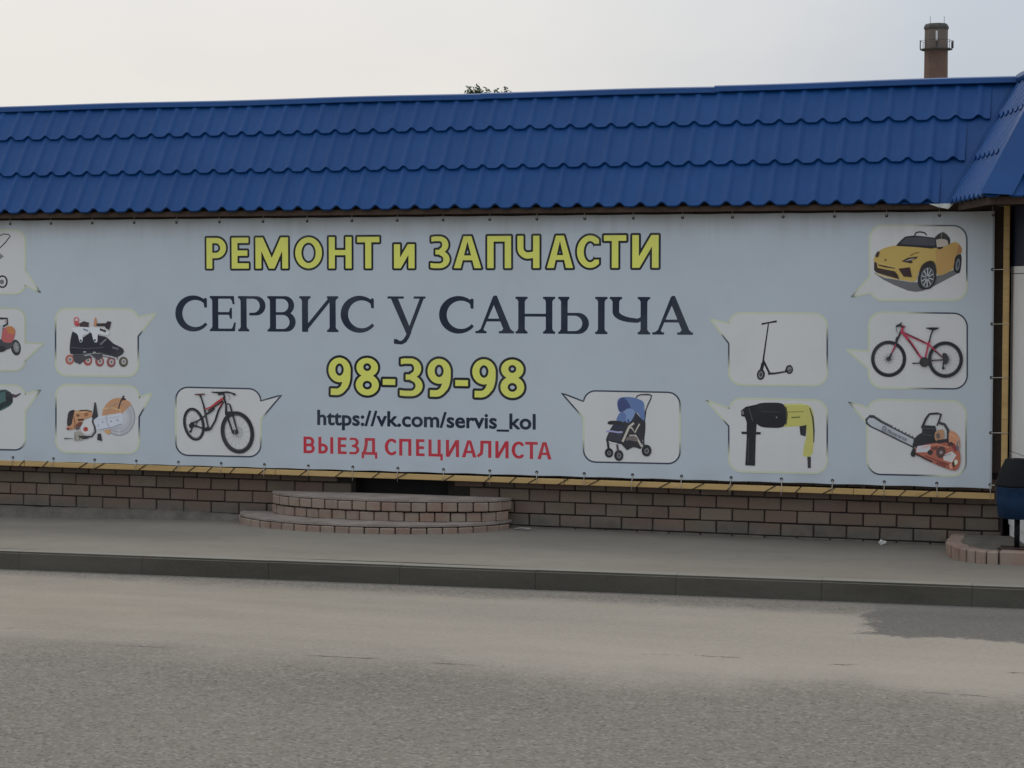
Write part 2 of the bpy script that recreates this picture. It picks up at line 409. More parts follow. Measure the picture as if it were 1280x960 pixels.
# ------------------------------------------------------------------ main building
XL, XR = -15.0, -1.03
bld = thing('shop_building', 'long low brick shop building with blue metal tile roof behind the banner', 'building', (-7.0, 0, 0))
DX0, DX1 = -6.345, -5.56
bm = bmesh.new()          # wall core, recessed behind the brick faces
for a0, a1, z0, z1 in ((XL, DX0 - 0.02, 0.0, 2.74), (DX1 + 0.02, XR, 0.0, 2.74), (DX0 - 0.02, DX1 + 0.02, 2.3, 2.74), (DX0 - 0.02, DX1 + 0.02, 0.0, 0.36)):
    box(bm, a0, 0.012, z0, a1, 5.5, z1)
obj('wall', bm, M['mortar'], bld)
obj('door', boxm(DX0 - 0.02, 0.16, 0.361, DX1 + 0.02, 0.2, 2.3), M['door'], bld)
bm = bmesh.new()          # rendered wall above the brick base
box(bm, XL, 0.004, 0.692, DX0 - 0.02, 0.011, 2.739); box(bm, DX1 + 0.02, 0.004, 0.692, XR, 0.011, 2.739)
obj('render_coat', bm, M['render'], bld)
# brick base courses
def brick_mesh(lx, ly, lz, mat, seed):
    rr = random.Random(seed)
    bm = boxm(0, 0, 0, lx, ly, lz, 0.005)
    for v in bm.verts: v.co += Vector((rr.uniform(-1, 1), rr.uniform(-1, 1), rr.uniform(-1, 1))) * 0.0018
    me = bpy.data.meshes.new('brick'); bm.to_mesh(me); bm.free(); me.materials.append(mat); return me
bmes = [brick_mesh(0.25, 0.06, 0.0915, M['brick'], s) for s in range(6)]
hmes = [brick_mesh(0.12, 0.06, 0.0915, M['brick'], s) for s in range(3)]
def courseZ(k, x): return 0.178 + 0.1015 * k - 0.0045 * (x + 9.36)
for k in range(-1, 5):
    x = -13.2 + (0.13 if k % 2 else 0.0) + 0.037
    while x < XR - 0.05:
        if not (x + 0.25 > DX0 and x < DX1):
            full = x + 0.25 < XR - 0.01
            o = obj('brick', random.choice(bmes if full else hmes), None, bld)
            if not full: o.scale.x = (XR - 0.012 - x) / 0.12
            o.location = (x, random.uniform(-0.004, 0.004), courseZ(k, x) + random.uniform(-0.0015, 0.0015))
            o.rotation_euler = (random.uniform(-.008, .008), 0.0045 + random.uniform(-.004, .004), random.uniform(-.006, .006))
        x += 0.2605
# uneven cement skirt along the foot of the wall
bm = bmesh.new(); prev = None; rr = random.Random(3)
NS = 260
for i in range(NS + 1):
    x = XL + (XR - 0.1 - XL) * i / NS
    zt = 0.172 - 0.006 * (x + 9.36) + 0.012 * math.sin(x * 2.1) + rr.uniform(-.004, .004) - 0.022 * min(1, max(0, (x + 5.2) / 1.0))
    yo = -0.035 + 0.012 * math.sin(x * 1.3) + rr.uniform(-.004, .004)
    cur = [bm.verts.new(p) for p in ((x, yo - 0.05, 0.06), (x, yo - 0.012, zt - 0.025), (x, yo + 0.012, zt), (x, 0.02, zt + 0.008))]
    if prev:
        for a in range(3): bm.faces.new((prev[a], cur[a], cur[a + 1], prev[a + 1]))
    prev = cur
obj('cement_skirt', bm, M['plinth'], bld, smooth=True)
# soffit boards under the eave
for i in range(28):
    x0 = XL + i * 0.5
    if x0 > -1.3: break
    obj('soffit_board', boxm(x0 + 0.002, -0.215, 2.742 + random.uniform(0, .002), min(x0 + 0.498, -1.06), 0.02, 2.76), M['soffit'], bld)
bm = boxm(XL, -0.222, 2.715, -1.42, -0.19, 2.75)
obj('eave_board', bm, M['soffit'], bld)

# --- metal tile roof
ALPHA = math.atan2(0.66, 0.41)
EAVE_Y, EAVE_Z, RIDGE_H = -0.25, 2.752, 0.985
ROWH = 0.33
PITCH = 0.1722
SL = ROWH / math.sin(ALPHA)
ROOT_E = Vector((0, EAVE_Y, EAVE_Z))
def wave(u):                       # u in 0..1 over one pitch, crest in the middle, flat broad valley
    d = abs(u - 0.5)
    return 0.0155 * (0.5 + 0.5 * math.cos(math.pi * min(1.0, d / 0.26)))
def step_rise(u):
    d = abs(u - 0.5); return 0.5 + 0.5 * math.cos(math.pi * min(1.0, d / 0.36))
def tile_mesh(name='roof_tile'):
    """local x along the eave, y up the slope, z out of the roof"""
    bm = bmesh.new(); nu = 18; g = []
    lift = 0.020
    prof = [(-0.003, lift - 0.017, 1), (0.0, lift, 1), (0.03, lift * 0.93, 1), (SL * 0.5, lift * 0.45, 0), (SL + 0.045, -0.003, 0)]
    for yy, zz, cut in prof:      # the pressed step rises over each crest
        g.append([bm.verts.new((PITCH * i / nu, yy + cut * 0.030 * step_rise(i / nu), zz + wave(i / nu))) for i in range(nu + 1)])
    for a, b in zip(g, g[1:]):
        for i in range(nu): bm.faces.new((a[i], a[i + 1], b[i + 1], b[i]))
    for f in bm.faces: f.smooth = True
    for k_ in range(nu):
        e = bm.edges.get((g[1][k_], g[1][k_ + 1]))
        if e: e.smooth = False
    return bm
def frame(origin, xdir, updir):
    x = Vector(xdir).normalized(); u = Vector(updir).normalized(); n = x.cross(u)
    m = Matrix((x, u, n)).transposed().to_4x4(); m.translation = origin; return m
bm = tile_mesh(); tme = bpy.data.meshes.new('roof_tile'); bm.to_mesh(tme); bm.free(); tme.materials.append(M['blue'])
bm = tile_mesh(); bmesh.ops.bisect_plane(bm, geom=bm.verts[:] + bm.edges[:] + bm.faces[:], plane_co=(0, SL - 0.022, 0), plane_no=(0, 1, 0), clear_outer=True)
tme_top = bpy.data.meshes.new('roof_tile'); bm.to_mesh(tme_top); bm.free(); tme_top.materials.append(M['blue'])
upv = Vector((0, math.cos(ALPHA), math.sin(ALPHA)))
bm = bmesh.new()          # roof deck and back slope (solid body under the tiles)
pf = [(-0.2, 2.764), (EAVE_Y + 0.62 * RIDGE_H + 0.012, EAVE_Z + RIDGE_H - 0.05), (EAVE_Y + 0.62 * RIDGE_H + 0.3, EAVE_Z + RIDGE_H - 0.05), (5.6, 3.35), (5.6, 2.764)]
xa, xb = XL, -1.5
for (xr, zz) in ((XL, 0),): pass
L_ = [bm.verts.new((xa, p[0] + 0.012, p[1])) for p in pf]
xr_ = [-1.40, -1.40 + 0.44, -0.9, -0.9, -1.4]
R_ = [bm.verts.new((xr_[i], p[0] + 0.012, p[1])) for i, p in enumerate(pf)]
for i in range(5): bm.faces.new((L_[i], R_[i], R_[(i + 1) % 5], L_[(i + 1) % 5]))
bm.faces.new(L_[::-1]); bm.faces.new(R_)
bmesh.ops.recalc_face_normals(bm, faces=bm.faces[:])
roof = obj('roof', bm, M['soffit'], bld)
# crest of the bottom row known from the photograph
x_ref = atY(960 + 585 / 3.43, 250, EAVE_Y)[0] - PITCH / 2
ends = [atY(1163, 255, -0.25)[0], atY(1195, 203, -0.04)[0], atY(1226, 149, 0.16)[0]]
for r_ in range(3):
    org = ROOT_E + upv * (SL * r_)
    i = 0
    while True:
        x = x_ref + PITCH * (8 - i); i += 1
        if x + PITCH > ends[r_] + 0.09: continue
        if x < XL + 0.2: break
        o = obj('roof_tile', tme if r_ < 2 else tme_top, None, roof)
        o.matrix_world = frame(org + Vector((x, 0, 0)), (1, 0, 0), upv) @ Matrix.Rotation(random.uniform(-.0012, .0012), 4, 'X')
# plain valley flashing beside the last tiles: folded sheet on the same slope
AX, AY = -1.42, EAVE_Y
DIR = Vector((0.26, -0.966, 0.0)).normalized(); EDIR = Vector((0.966, 0.26, 0.0)).normalized()
nrm = Vector((0, -math.sin(ALPHA), math.cos(ALPHA)))
bm = bmesh.new()
def onmain(x, h, off): return Vector((x, EAVE_Y + 0.62 * h, EAVE_Z + h)) + nrm * off
def valleyX(h): return AX + 0.471 * h
hs = [0.006, 0.16, 0.33, 0.5, 0.66, 0.83, 0.975]
rows = []
for h in hs:
    xe = ends[0] + (ends[2] - ends[0]) * h / 0.66 - 0.25
    xs = [xe, xe + 0.2, valleyX(h) - 0.05, valleyX(h) + 0.01]
    rows.append([bm.verts.new(onmain(x, h, o_)) for x, o_ in zip(xs, (-0.004, -0.004, -0.002, -0.014))])
for a, b in zip(rows, rows[1:]):
    for i in range(3): bm.faces.new((a[i], a[i + 1], b[i + 1], b[i]))
obj('valley_flashing', bm, M['flash'], roof)
# small folded tail of the valley, bare steel
bm = bmesh.new()
pts = [onmain(ends[0] - 0.01, -0.005, 0.014), onmain(AX + 0.02, -0.005, 0.014), onmain(AX - 0.02, -0.045, 0.012), onmain(ends[0] + 0.06, -0.03, 0.012)]
vv = [bm.verts.new(p) for p in pts]; bm.faces.new(vv)
vb = [bm.verts.new(p + Vector((0, 0.12, 0.01))) for p in pts]; bm.faces.new(vb[::-1])
for i in range(4): bm.faces.new((vv[i], vv[(i + 1) % 4], vb[(i + 1) % 4], vb[i]))
obj('valley_tail', bm, M['galv'], roof)
# ridge caps: two lengths, the right one lapped over and slightly raised
def ridge_cap(x0, x1, dz, dz1):
    bm = bmesh.new(); prev = None
    yb, zb = EAVE_Y + 0.62 * RIDGE_H, EAVE_Z + RIDGE_H
    n = 40
    for i in range(n + 1):
        x = x0 + (x1 - x0) * i / n
        z = zb + dz + (dz1 - dz) * i / n + 0.003 * math.sin(x * 2.7)
        prof = [(yb - 0.058, z - 0.052), (yb - 0.062, z - 0.046), (yb - 0.045, z - 0.006), (yb - 0.03, z + 0.004), (yb + 0.03, z + 0.006), (yb + 0.25, z - 0.03)]
        cur = [bm.verts.new((x, p[0], p[1])) for p in prof]
        if prev:
            for a in range(len(prof) - 1): bm.faces.new((prev[a], cur[a], cur[a + 1], prev[a + 1]))
        prev = cur
    obj('ridge_cap', bm, M['flash'], roof)
xs_ = atY(900, 110, 0.35)[0]
ridge_cap(XL, xs_ - 2.0, 0.0, 0.0); ridge_cap(xs_ - 2.03, xs_, 0.004, 0.002); ridge_cap(xs_ - 0.04, -0.93, 0.011, 0.020)
rehang(bld)

# ------------------------------------------------------------------ annex building on the right, set at an angle
ann = thing('kiosk_building', 'white sided kiosk with blue tile roof jutting forward at the right edge', 'building', (-0.3, -0.4, 0.2))
A0 = Vector((-0.985, -0.02, 0)); WL = 0.86
B0 = A0 + DIR * WL
def plan_box(a, b, thick, z0, z1, bev=0.0):
    """upright board from plan point a to b, thickness to the inner side"""
    d = (b - a); L = d.length; x = d.normalized(); n = Vector((-x.y, x.x, 0))
    m = Matrix((x, n, Vector((0, 0, 1)))).transposed().to_4x4(); m.translation = a
    return boxm(0, 0, z0, L, thick, z1, bev, m)
zs = [0.30, 0.415, 0.55, 0.788, 0.868, 2.225, 2.283]
FR = B0 + EDIR * 3.0
bk = A0 + DIR * -0.5
bm = bmesh.new()
core = [A0 + EDIR * 0.03 + DIR * 0.0, B0 + EDIR * 0.03 - DIR * 0.03, FR - DIR * 0.03, A0 + EDIR * 3.0 - DIR * 2.0, A0 + EDIR * 0.03 - DIR * 2.0]
lo = [bm.verts.new((p.x, p.y, 0.12)) for p in core]; hi = [bm.verts.new((p.x, p.y, 2.75)) for p in core]
bm.faces.new(lo[::-1]); bm.faces.new(hi)
for i in range(5): bm.faces.new((lo[i], lo[(i + 1) % 5], hi[(i + 1) % 5], hi[i]))
obj('wall', bm, M['navy'], ann)
for a, b in zip(zs, zs[1:]):
    for s, e in ((A0, B0), (B0, FR)):
        obj('siding_panel', plan_box(s, e, 0.028, a + 0.002, b - 0.003, 0.002), M['siding'], ann)
obj('sign_band', plan_box(A0 - EDIR * 0.0, B0, 0.028, 2.286, 2.74, 0.002), M['navy'], ann)
obj('sign_band', plan_box(B0, FR, 0.028, 2.286, 2.74, 0.002), M['navy'], ann)
obj('base_strip', plan_box(A0 + EDIR * 0.01, B0 + EDIR * 0.01, 0.028, 0.13, 0.30, 0.002), M['siding'], ann)
obj('base_strip', plan_box(B0 + EDIR * 0.01 - DIR * 0.01, FR - DIR * 0.01, 0.028, 0.13, 0.30, 0.002), M['siding'], ann)
# roof of the kiosk: left slope and front slope with tiles
Ae = Vector((AX, AY, EAVE_Z)); SLEN = 1.30
Oe = Ae + DIR * SLEN
cs = math.cos(ALPHA); sn = math.sin(ALPHA)
up_side = (EDIR * cs + Vector((0, 0, sn))); up_front = (-DIR * cs + Vector((0, 0, sn)))
bm = bmesh.new()          # deck
H = RIDGE_H - 0.03
def sp(s, h, off=0.0): return Ae + DIR * s + EDIR * (0.62 * h + 0.035 + off) + Vector((0, 0, h - 0.0))
p0, p1 = sp(0.02, 0.01), sp(SLEN - 0.03, 0.01)
q0, q1 = sp(-0.62 * H * 0.75, H), sp(SLEN - 0.62 * H - 0.03, H)
p2, q2 = p1 + EDIR * 4, q1 + EDIR * 4
p3, q3 = p0 + EDIR * 4, q0 + EDIR * 4
V = [bm.verts.new(p) for p in (p0, p1, p2, p3, q0, q1, q2, q3)]
for f in ((3, 2, 1, 0), (4, 5, 6, 7), (0, 1, 5, 4), (1, 2, 6, 5), (2, 3, 7, 6), (3, 0, 4, 7)): bm.faces.new([V[i] for i in f])
kroof = obj('roof', bm, M['navy'], ann)
hip_n = (DIR + EDIR).normalized()          # vertical plane through the front hip
hip_side = Vector((-hip_n.y, hip_n.x, 0))
def clipped_tile(mtx, planes):
    bm = tile_mesh()
    bmesh.ops.transform(bm, matrix=mtx, verts=bm.verts[:])
    for co, no in planes:
        bmesh.ops.bisect_plane(bm, geom=bm.verts[:] + bm.edges[:] + bm.faces[:], plane_co=co, plane_no=no, clear_outer=True)
    if not bm.faces: bm.free(); return None
    return bm
# valley plane: vertical plane holding the valley line
vdir = Vector((0.471, 0.62, 0)).normalized(); vno = Vector((-vdir.y, vdir.x, 0))
if vno.dot(Oe - Ae) > 0: vno = -vno
hipd = (EDIR - DIR).normalized(); hno = Vector((-hipd.y, hipd.x, 0))
if hno.dot(Ae - Oe) > 0: hno = -hno
for r_ in range(3):
    topc = (Ae + Vector((0, 0, RIDGE_H - 0.01)), Vector((0, 0, 1)))
    for i in range(-4, 9):          # left slope: local x runs towards the street
        org = Ae + DIR * (PITCH * i + 0.02) + up_side * (SL * r_)
        bm = clipped_tile(frame(org, DIR, up_side), [(Ae, vno), (Oe, hno), topc])
        if bm: obj('roof_tile', bm, M['blue'], kroof)
    for i in range(-1, 20):         # front slope
        org = Oe + EDIR * (PITCH * i + 0.05) + up_front * (SL * r_)
        bm = clipped_tile(frame(org, EDIR, up_front), [(Oe, -hno), topc])
        if bm: obj('roof_tile', bm, M['blue'], kroof)
# flashing over the front hip
def hp(h, side, off):
    b = Oe + (EDIR - DIR) * (0.62 * h) + Vector((0, 0, h))
    n = (-EDIR * sn + Vector((0, 0, cs))) if side < 0 else (DIR * sn + Vector((0, 0, cs)))
    t = -DIR if side < 0 else EDIR
    return b + n * off + t * (0.11 if side else 0)
bm = bmesh.new(); rows = []
for h in (-0.01, 0.25, 0.5, 0.75, 0.99):
    b = Oe + (EDIR - DIR) * (0.62 * h) + Vector((0, 0, h))
    n1 = (-EDIR * sn + Vector((0, 0, cs))); n2 = (DIR * sn + Vector((0, 0, cs)))
    rows.append([bm.verts.new(b - DIR * 0.07 + n1 * 0.046), bm.verts.new(b + (n1 + n2).normalized() * 0.056), bm.verts.new(b + EDIR * 0.19 + n2 * 0.046)])
for a, b in zip(rows, rows[1:]):
    for i in range(2): bm.faces.new((a[i], a[i + 1], b[i + 1], b[i]))
obj('hip_flashing', bm, M['flash'], kroof)
bm = bmesh.new()
top = Ae + EDIR * (0.62 * RIDGE_H) + Vector((0, 0, RIDGE_H))
tube(bm, [top - DIR * 0.45, top + DIR * (SLEN - 0.62 * RIDGE_H)], 0.05, 10)
tube(bm, [top + DIR * (SLEN - 0.62 * RIDGE_H), top + DIR * (SLEN - 0.62 * RIDGE_H) + EDIR * 2.8], 0.05, 10)
obj('ridge_cap', bm, M['flash'], kroof, smooth=True)
bm = bmesh.new()
e1 = plan_box(Ae * 1 + EDIR * 0.05, Oe + EDIR * 0.05 - DIR * 0.05, 0.03, -0.045, 0.006); 
obj('fascia_board', e1, M['soffit'], kroof)
bm.free()
obj('fascia_board', plan_box(Oe + EDIR * 0.08 - DIR * 0.06, Oe + EDIR * 3.5 - DIR * 0.06, 0.03, -0.045, 0.006), M['soffit'], kroof)
bm = bmesh.new()
so = [Ae + EDIR * 0.06 - DIR * 0.1, Oe + EDIR * 0.06 - DIR * 0.07, Oe + EDIR * 3.4 - DIR * 0.07, Ae + EDIR * 3.4 - DIR * 0.1]
lo = [bm.verts.new((p.x, p.y, 2.742)) for p in so]; hi = [bm.verts.new((p.x, p.y, 2.752)) for p in so]
bm.faces.new(lo[::-1]); bm.faces.new(hi)
for i in range(4): bm.faces.new((lo[i], lo[(i + 1) % 4], hi[(i + 1) % 4], hi[i]))
obj('soffit', bm, M['soffit'], kroof)
rehang(ann)

# ------------------------------------------------------------------ banner frame (ochre timber) with cord wound round it
YB = -0.12
fr = bld          # the ochre timber rails are screwed to the shop wall
zr = lambda x: 0.5 - 0.0045 * (x + 1.1)       # underside of the bottom rail falls slightly to the right
xj = XL + 1.0
jr = random.Random(5)
segs = []
while xj < -1.09:
    L = jr.uniform(1.6, 2.6); x1 = min(xj + L, -1.085); segs.append((xj, x1)); xj = x1
for a, b in segs:
    bm = boxm(0, -0.02, 0, b - a - 0.004, 0.02, 0.045, 0.003)
    o = obj('bottom_rail', bm, M['timber'], fr); o.location = (a + 0.002, YB + 0.012 + jr.uniform(-.002, .002), zr(a)); o.rotation_euler = (0, 0.0045, 0); o['label'] = 'ochre timber rail under the banner'
    bm = boxm(0, -0.02, 0, b - a - 0.004, 0.02, 0.045, 0.003)
    o = obj('top_rail', bm, M['soffit'], fr); o.location = (a + 0.002, YB + 0.045, 2.70)
for a, _ in segs:
    obj('wall_batten', boxm(a + 0.05, YB + 0.036, 0.56, a + 0.09, -0.008, 2.695), M['soffit'], fr)
    obj('rail_bracket', boxm(a + 0.055, YB + 0.036, 0.515, a + 0.085, -0.008, 0.556), M['soffit'], fr)
pb = atY(1255.5, 600, YB + 0.01)
bm = boxm(-1.038, YB - 0.012, 0.60, -0.992, YB + 0.028, 2.74, 0.003)
obj('side_post', bm, M['timber'], fr)
bm = bmesh.new()
wr = random.Random(11)
x = -11.0
while x < -1.2:
    zc = zr(x) + 0.0225; s = 0.035 + wr.uniform(-.01, .02)
    bm = bmesh.new()
    tube(bm, [(x - s, YB + 0.036, zc - 0.027), (x - s * 0.9, YB - 0.010, zc - 0.026), (x + s * 0.9, YB - 0.0105, zc + 0.026), (x + s, YB + 0.036, zc + 0.027)], 0.004, 6)
    obj('cord_wrap', bm, M['dark_cord'], fr)
    x += wr.uniform(0.15, 0.42)
rehang(fr)

# ------------------------------------------------------------------ banner: sheet, eyelets, ties, print
ban = thing('banner', 'long pale blue vinyl banner with Russian repair shop lettering and tool pictures', 'banner', (-5.5, YB, 0.58))
BX0, BX1, BZ0, BZ1 = -10.62, -1.106, 0.581, 2.700
e0 = atY(16.2, 571, YB)[0]; e1 = atY(1237.6, 607, YB)[0]
NSP = 21; SPC = (e1 - e0) / round((e1 - e0) / 0.405)
eyes = []
xx = e1
while xx > BX0: eyes.append(xx); xx -= SPC
zeyes = [atY(1240, yy, YB)[2] for yy in (337, 405, 472, 541)]
def sheetY(x, z):
    """edges pulled flat at the eyelets, bellying slightly back between them"""
    ph = math.cos((x - e1) / SPC * 2 * math.pi)
    e = max(0, 1 - min(z - BZ0, BZ1 - z) / 0.09)
    return YB + 0.006 * (1 - ph) * 0.5 * e
bm = bmesh.new(); NXs, NZs = 420, 40; rows = []
for i in range(NXs + 1):
    x = BX0 + (BX1 - BX0) * i / NXs
    ph = math.cos((x - e1) / SPC * 2 * math.pi)
    row = []
    for j in range(NZs + 1):
        t = j / NZs; t = 0.5 - 0.5 * math.cos(math.pi * t)
        z0 = BZ0 + 0.0015 * (1 - ph); z1 = BZ1 - 0.0012 * (1 - ph)
        z = z0 + (z1 - z0) * t
        row.append(bm.verts.new((x, sheetY(x, z), z)))
    rows.append(row)
for i in range(NXs):
    for j in range(NZs): bm.faces.new((rows[i][j], rows[i + 1][j], rows[i + 1][j + 1], rows[i][j + 1]))
o = obj('sheet', bm, M['vinyl'], ban, smooth=True)
md = o.modifiers.new('thick', 'SOLIDIFY'); md.thickness = 0.0012; md.offset = -1
eb = bmesh.new(); lathe(eb, [(0.0125, 0), (0.0125, 0.002), (0.009, 0.0035), (0.005, 0.002)], 12)
bmesh.ops.rotate(eb, verts=eb.verts[:], matrix=Matrix.Rotation(math.pi / 2, 3, 'X'))
eme = bpy.data.meshes.new('eyelet'); eb.to_mesh(eme); eb.free(); eme.materials.append(M['eyelet'])
def eye(x, z):
    o = obj('eyelet', eme, None, ban); o.location = (x, sheetY(x, z) - 0.0002, z)
def tie(pts):
    bm = bmesh.new(); tube(bm, pts, 0.003, 5); obj('tie_cord', bm, M['cord'], ban, smooth=True)
tr = random.Random(2)
for x in eyes:
    eye(x, BZ0 + 0.03); eye(x, BZ1 - 0.03)
    zc = zr(x)
    tie([(x, YB - 0.006, BZ0 + 0.03), (x + .001, YB - 0.007, BZ0), (x + tr.uniform(-.006, .006), YB - 0.018, zc + 0.05), (x + tr.uniform(-.006, .006), YB - 0.016, zc - 0.004 - 0.02 * (tr.random() < 0.5))])
    tie([(x, YB - 0.006, BZ1 - 0.03), (x, YB - 0.006, BZ1 + 0.005), (x + tr.uniform(-.01, .01), YB + 0.02, BZ1 + 0.035), (x, YB + 0.03, BZ1 + 0.046)])
for z in zeyes:
    eye(e1 + 0.0, z); tie([(e1, YB - 0.006, z), (BX1 + 0.01, YB - 0.006, z), (-1.03, YB - 0.016, z + 0.002), (-0.985, YB - 0.0155, z)])
tie([(e1, YB - 0.006, BZ0 + 0.03), (e1 + 0.06, YB - 0.008, BZ0 + 0.026), (-1.03, YB - 0.014, BZ0 + 0.024), (-0.995, YB - 0.016, BZ0 + 0.026), (-0.993, YB - 0.017, BZ0 + 0.08)])

KA = 2.0          # photograph value -> pigment
def ink(c, k=None):
    l = lin(c); g = 0.3 * l[0] + 0.6 * l[1] + 0.1 * l[2]          # sun-faded print: a little less saturated
    return tuple(min(0.86, (0.88 * v + 0.12 * g) * (KA if k is None else k)) for v in l)
STEP = 0.0002
def plane_pt(p, off):
    w = atY(p[0], p[1], YB); return (w[0], YB - off, w[2])
class Print:
    def __init__(s, base): s.V = []; s.Fc = []; s.C = []; s.off = base
    def _add(s, verts, faces, cols):
        b = len(s.V); s.V += verts; s.Fc += [tuple(i + b for i in f) for f in faces]; s.C += cols
    def up(s): s.off += STEP
    def poly(s, pts, c, k=None):
        s.up(); t = tessellate_polygon([[Vector((p[0], -p[1], 0)) for p in pts]])
        s._add([plane_pt(p, s.off) for p in pts], [tuple(f) for f in t], [ink(c, k)] * len(pts)); return s
    def smooth(s, pts, c, n=6):
        """closed Catmull-Rom outline"""
        o = []; N = len(pts)
        for i in range(N):
            p0, p1, p2, p3 = [np.array(pts[(i + q) % N], float) for q in (-1, 0, 1, 2)]
            for q in range(n):
                t = q / n
                o.append(tuple(0.5 * ((2 * p1) + (-p0 + p2) * t + (2 * p0 - 5 * p1 + 4 * p2 - p3) * t * t + (-p0 + 3 * p1 - 3 * p2 + p3) * t ** 3)))
        return s.poly(o, c)
    def line(s, pts, w, c, close=False, cols=None):
        s.up(); P = [np.array(p, float) for p in pts]; N = len(P)
        W = w if isinstance(w, (list, tuple)) else [w] * N
        vs_, cs_, fs_ = [], [], []
        for i in range(N):
            a = P[(i - 1) % N] if close or i > 0 else P[i]; b = P[(i + 1) % N] if close or i < N - 1 else P[i]
            d = b - a; L = np.hypot(*d); d = d / L if L > 1e-9 else np.array([1.0, 0.0])
            nn = np.array([-d[1], d[0]]) * W[i] / 2
            vs_ += [plane_pt(P[i] + nn, s.off), plane_pt(P[i] - nn, s.off)]
            cc = cols[i] if cols else ink(c); cs_ += [cc, cc]
        for i in range(N if close else N - 1):
            j = (i + 1) % N; fs_.append((2 * i, 2 * i + 1, 2 * j + 1, 2 * j))
        s._add(vs_, fs_, cs_); return s
    def ell(s, cx, cy, rx, ry, c, rot=0, n=28):
        ca, sa = math.cos(rot), math.sin(rot)
        return s.poly([(cx + rx * math.cos(t) * ca - ry * math.sin(t) * sa, cy + rx * math.cos(t) * sa + ry * math.sin(t) * ca) for t in [2 * math.pi * k / n for k in range(n)]], c)
    def ring(s, cx, cy, rx, ry, w, c, rot=0, n=40, a0=0, a1=360):
        ca, sa = math.cos(rot), math.sin(rot); full = a1 - a0 >= 360
        T = [R(a0 + (a1 - a0) * k / (n if full else n - 1)) for k in range(n)]
        return s.line([(cx + rx * math.cos(t) * ca - ry * math.sin(t) * sa, cy + rx * math.cos(t) * sa + ry * math.sin(t) * ca) for t in T], w, c, close=full)
    def build(s, name, parent, label=None):
        me = bpy.data.meshes.new(name)
        V = np.array(s.V); me.from_pydata([tuple(v) for v in V], [], s.Fc)
        at = me.color_attributes.new('ink', 'FLOAT_COLOR', 'POINT')
        at.data.foreach_set('color', np.array([(*c, 1.0) for c in s.C], dtype=np.float32).ravel())
        bm = bmesh.new(); bm.from_mesh(me)
        for f in bm.faces:
            f.normal_update()
            if f.normal.y > 0: f.normal_flip()
        bm.to_mesh(me); bm.free()
        me.materials.append(M['ink'])
        o = bpy.data.objects.new(name, me); COL.objects.link(o); o.parent = parent
        if label: o['label'] = label
        return o

# ---- outlined glyphs: boolean of polygons -> distance field -> contour -> mesh
def Bx(x0, y0, x1, y1): return [(x0, y0), (x1, y0), (x1, y1), (x0, y1)]
def El(cx, cy, rx, ry, a0=0, a1=360, n=36):
    full = a1 - a0 >= 360
    return [(cx + rx * math.cos(R(a0 + (a1 - a0) * k / (n if full else n - 1))), cy + ry * math.sin(R(a0 + (a1 - a0) * k / (n if full else n - 1)))) for k in range(n)]
def Bd(path, w):
    P = [np.array(p, float) for p in path]; N = len(P); W = w if isinstance(w, list) else [w] * N; A, B = [], []
    for i in range(N):
        d = P[min(i + 1, N - 1)] - P[max(i - 1, 0)]; d /= np.hypot(*d); nn = np.array([-d[1], d[0]]) * W[i] / 2
        A.append(tuple(P[i] + nn)); B.append(tuple(P[i] - nn))
    return A + B[::-1]
def Dshape(x0, x1, y0, y1, n=20):
    ry = (y1 - y0) / 2; rx = min(ry * 1.05, (x1 - x0) * 0.8)
    return [(x0, y0), (x1 - rx, y0)] + El(x1 - rx, (y0 + y1) / 2, rx, ry, -90, 90, n) + [(x1 - rx, y1), (x0, y1)]
def sdf(polys, X, Y):
    D = np.full(X.shape, 9.0)
    for op, P in polys:
        P = np.array(P, float); Q = np.roll(P, -1, axis=0)
        dm = np.full(X.shape, 9.0); ins = np.zeros(X.shape, int)
        for a, b in zip(P, Q):
            ex, ey = b - a; l2 = ex * ex + ey * ey
            if l2 < 1e-14: continue
            t = np.clip(((X - a[0]) * ex + (Y - a[1]) * ey) / l2, 0, 1)
            dm = np.minimum(dm, (X - a[0] - t * ex) ** 2 + (Y - a[1] - t * ey) ** 2)
            if a[1] != b[1]:
                up = (a[1] <= Y) & (b[1] > Y); dn = (b[1] <= Y) & (a[1] > Y)
                cr = ex * (Y - a[1]) - (X - a[0]) * ey
                ins += (up & (cr > 0)).astype(int) - (dn & (cr < 0)).astype(int)
        d = np.sqrt(dm) * np.where(ins != 0, -1, 1)
        D = np.minimum(D, d) if op == '+' else np.maximum(D, -d)
    return D
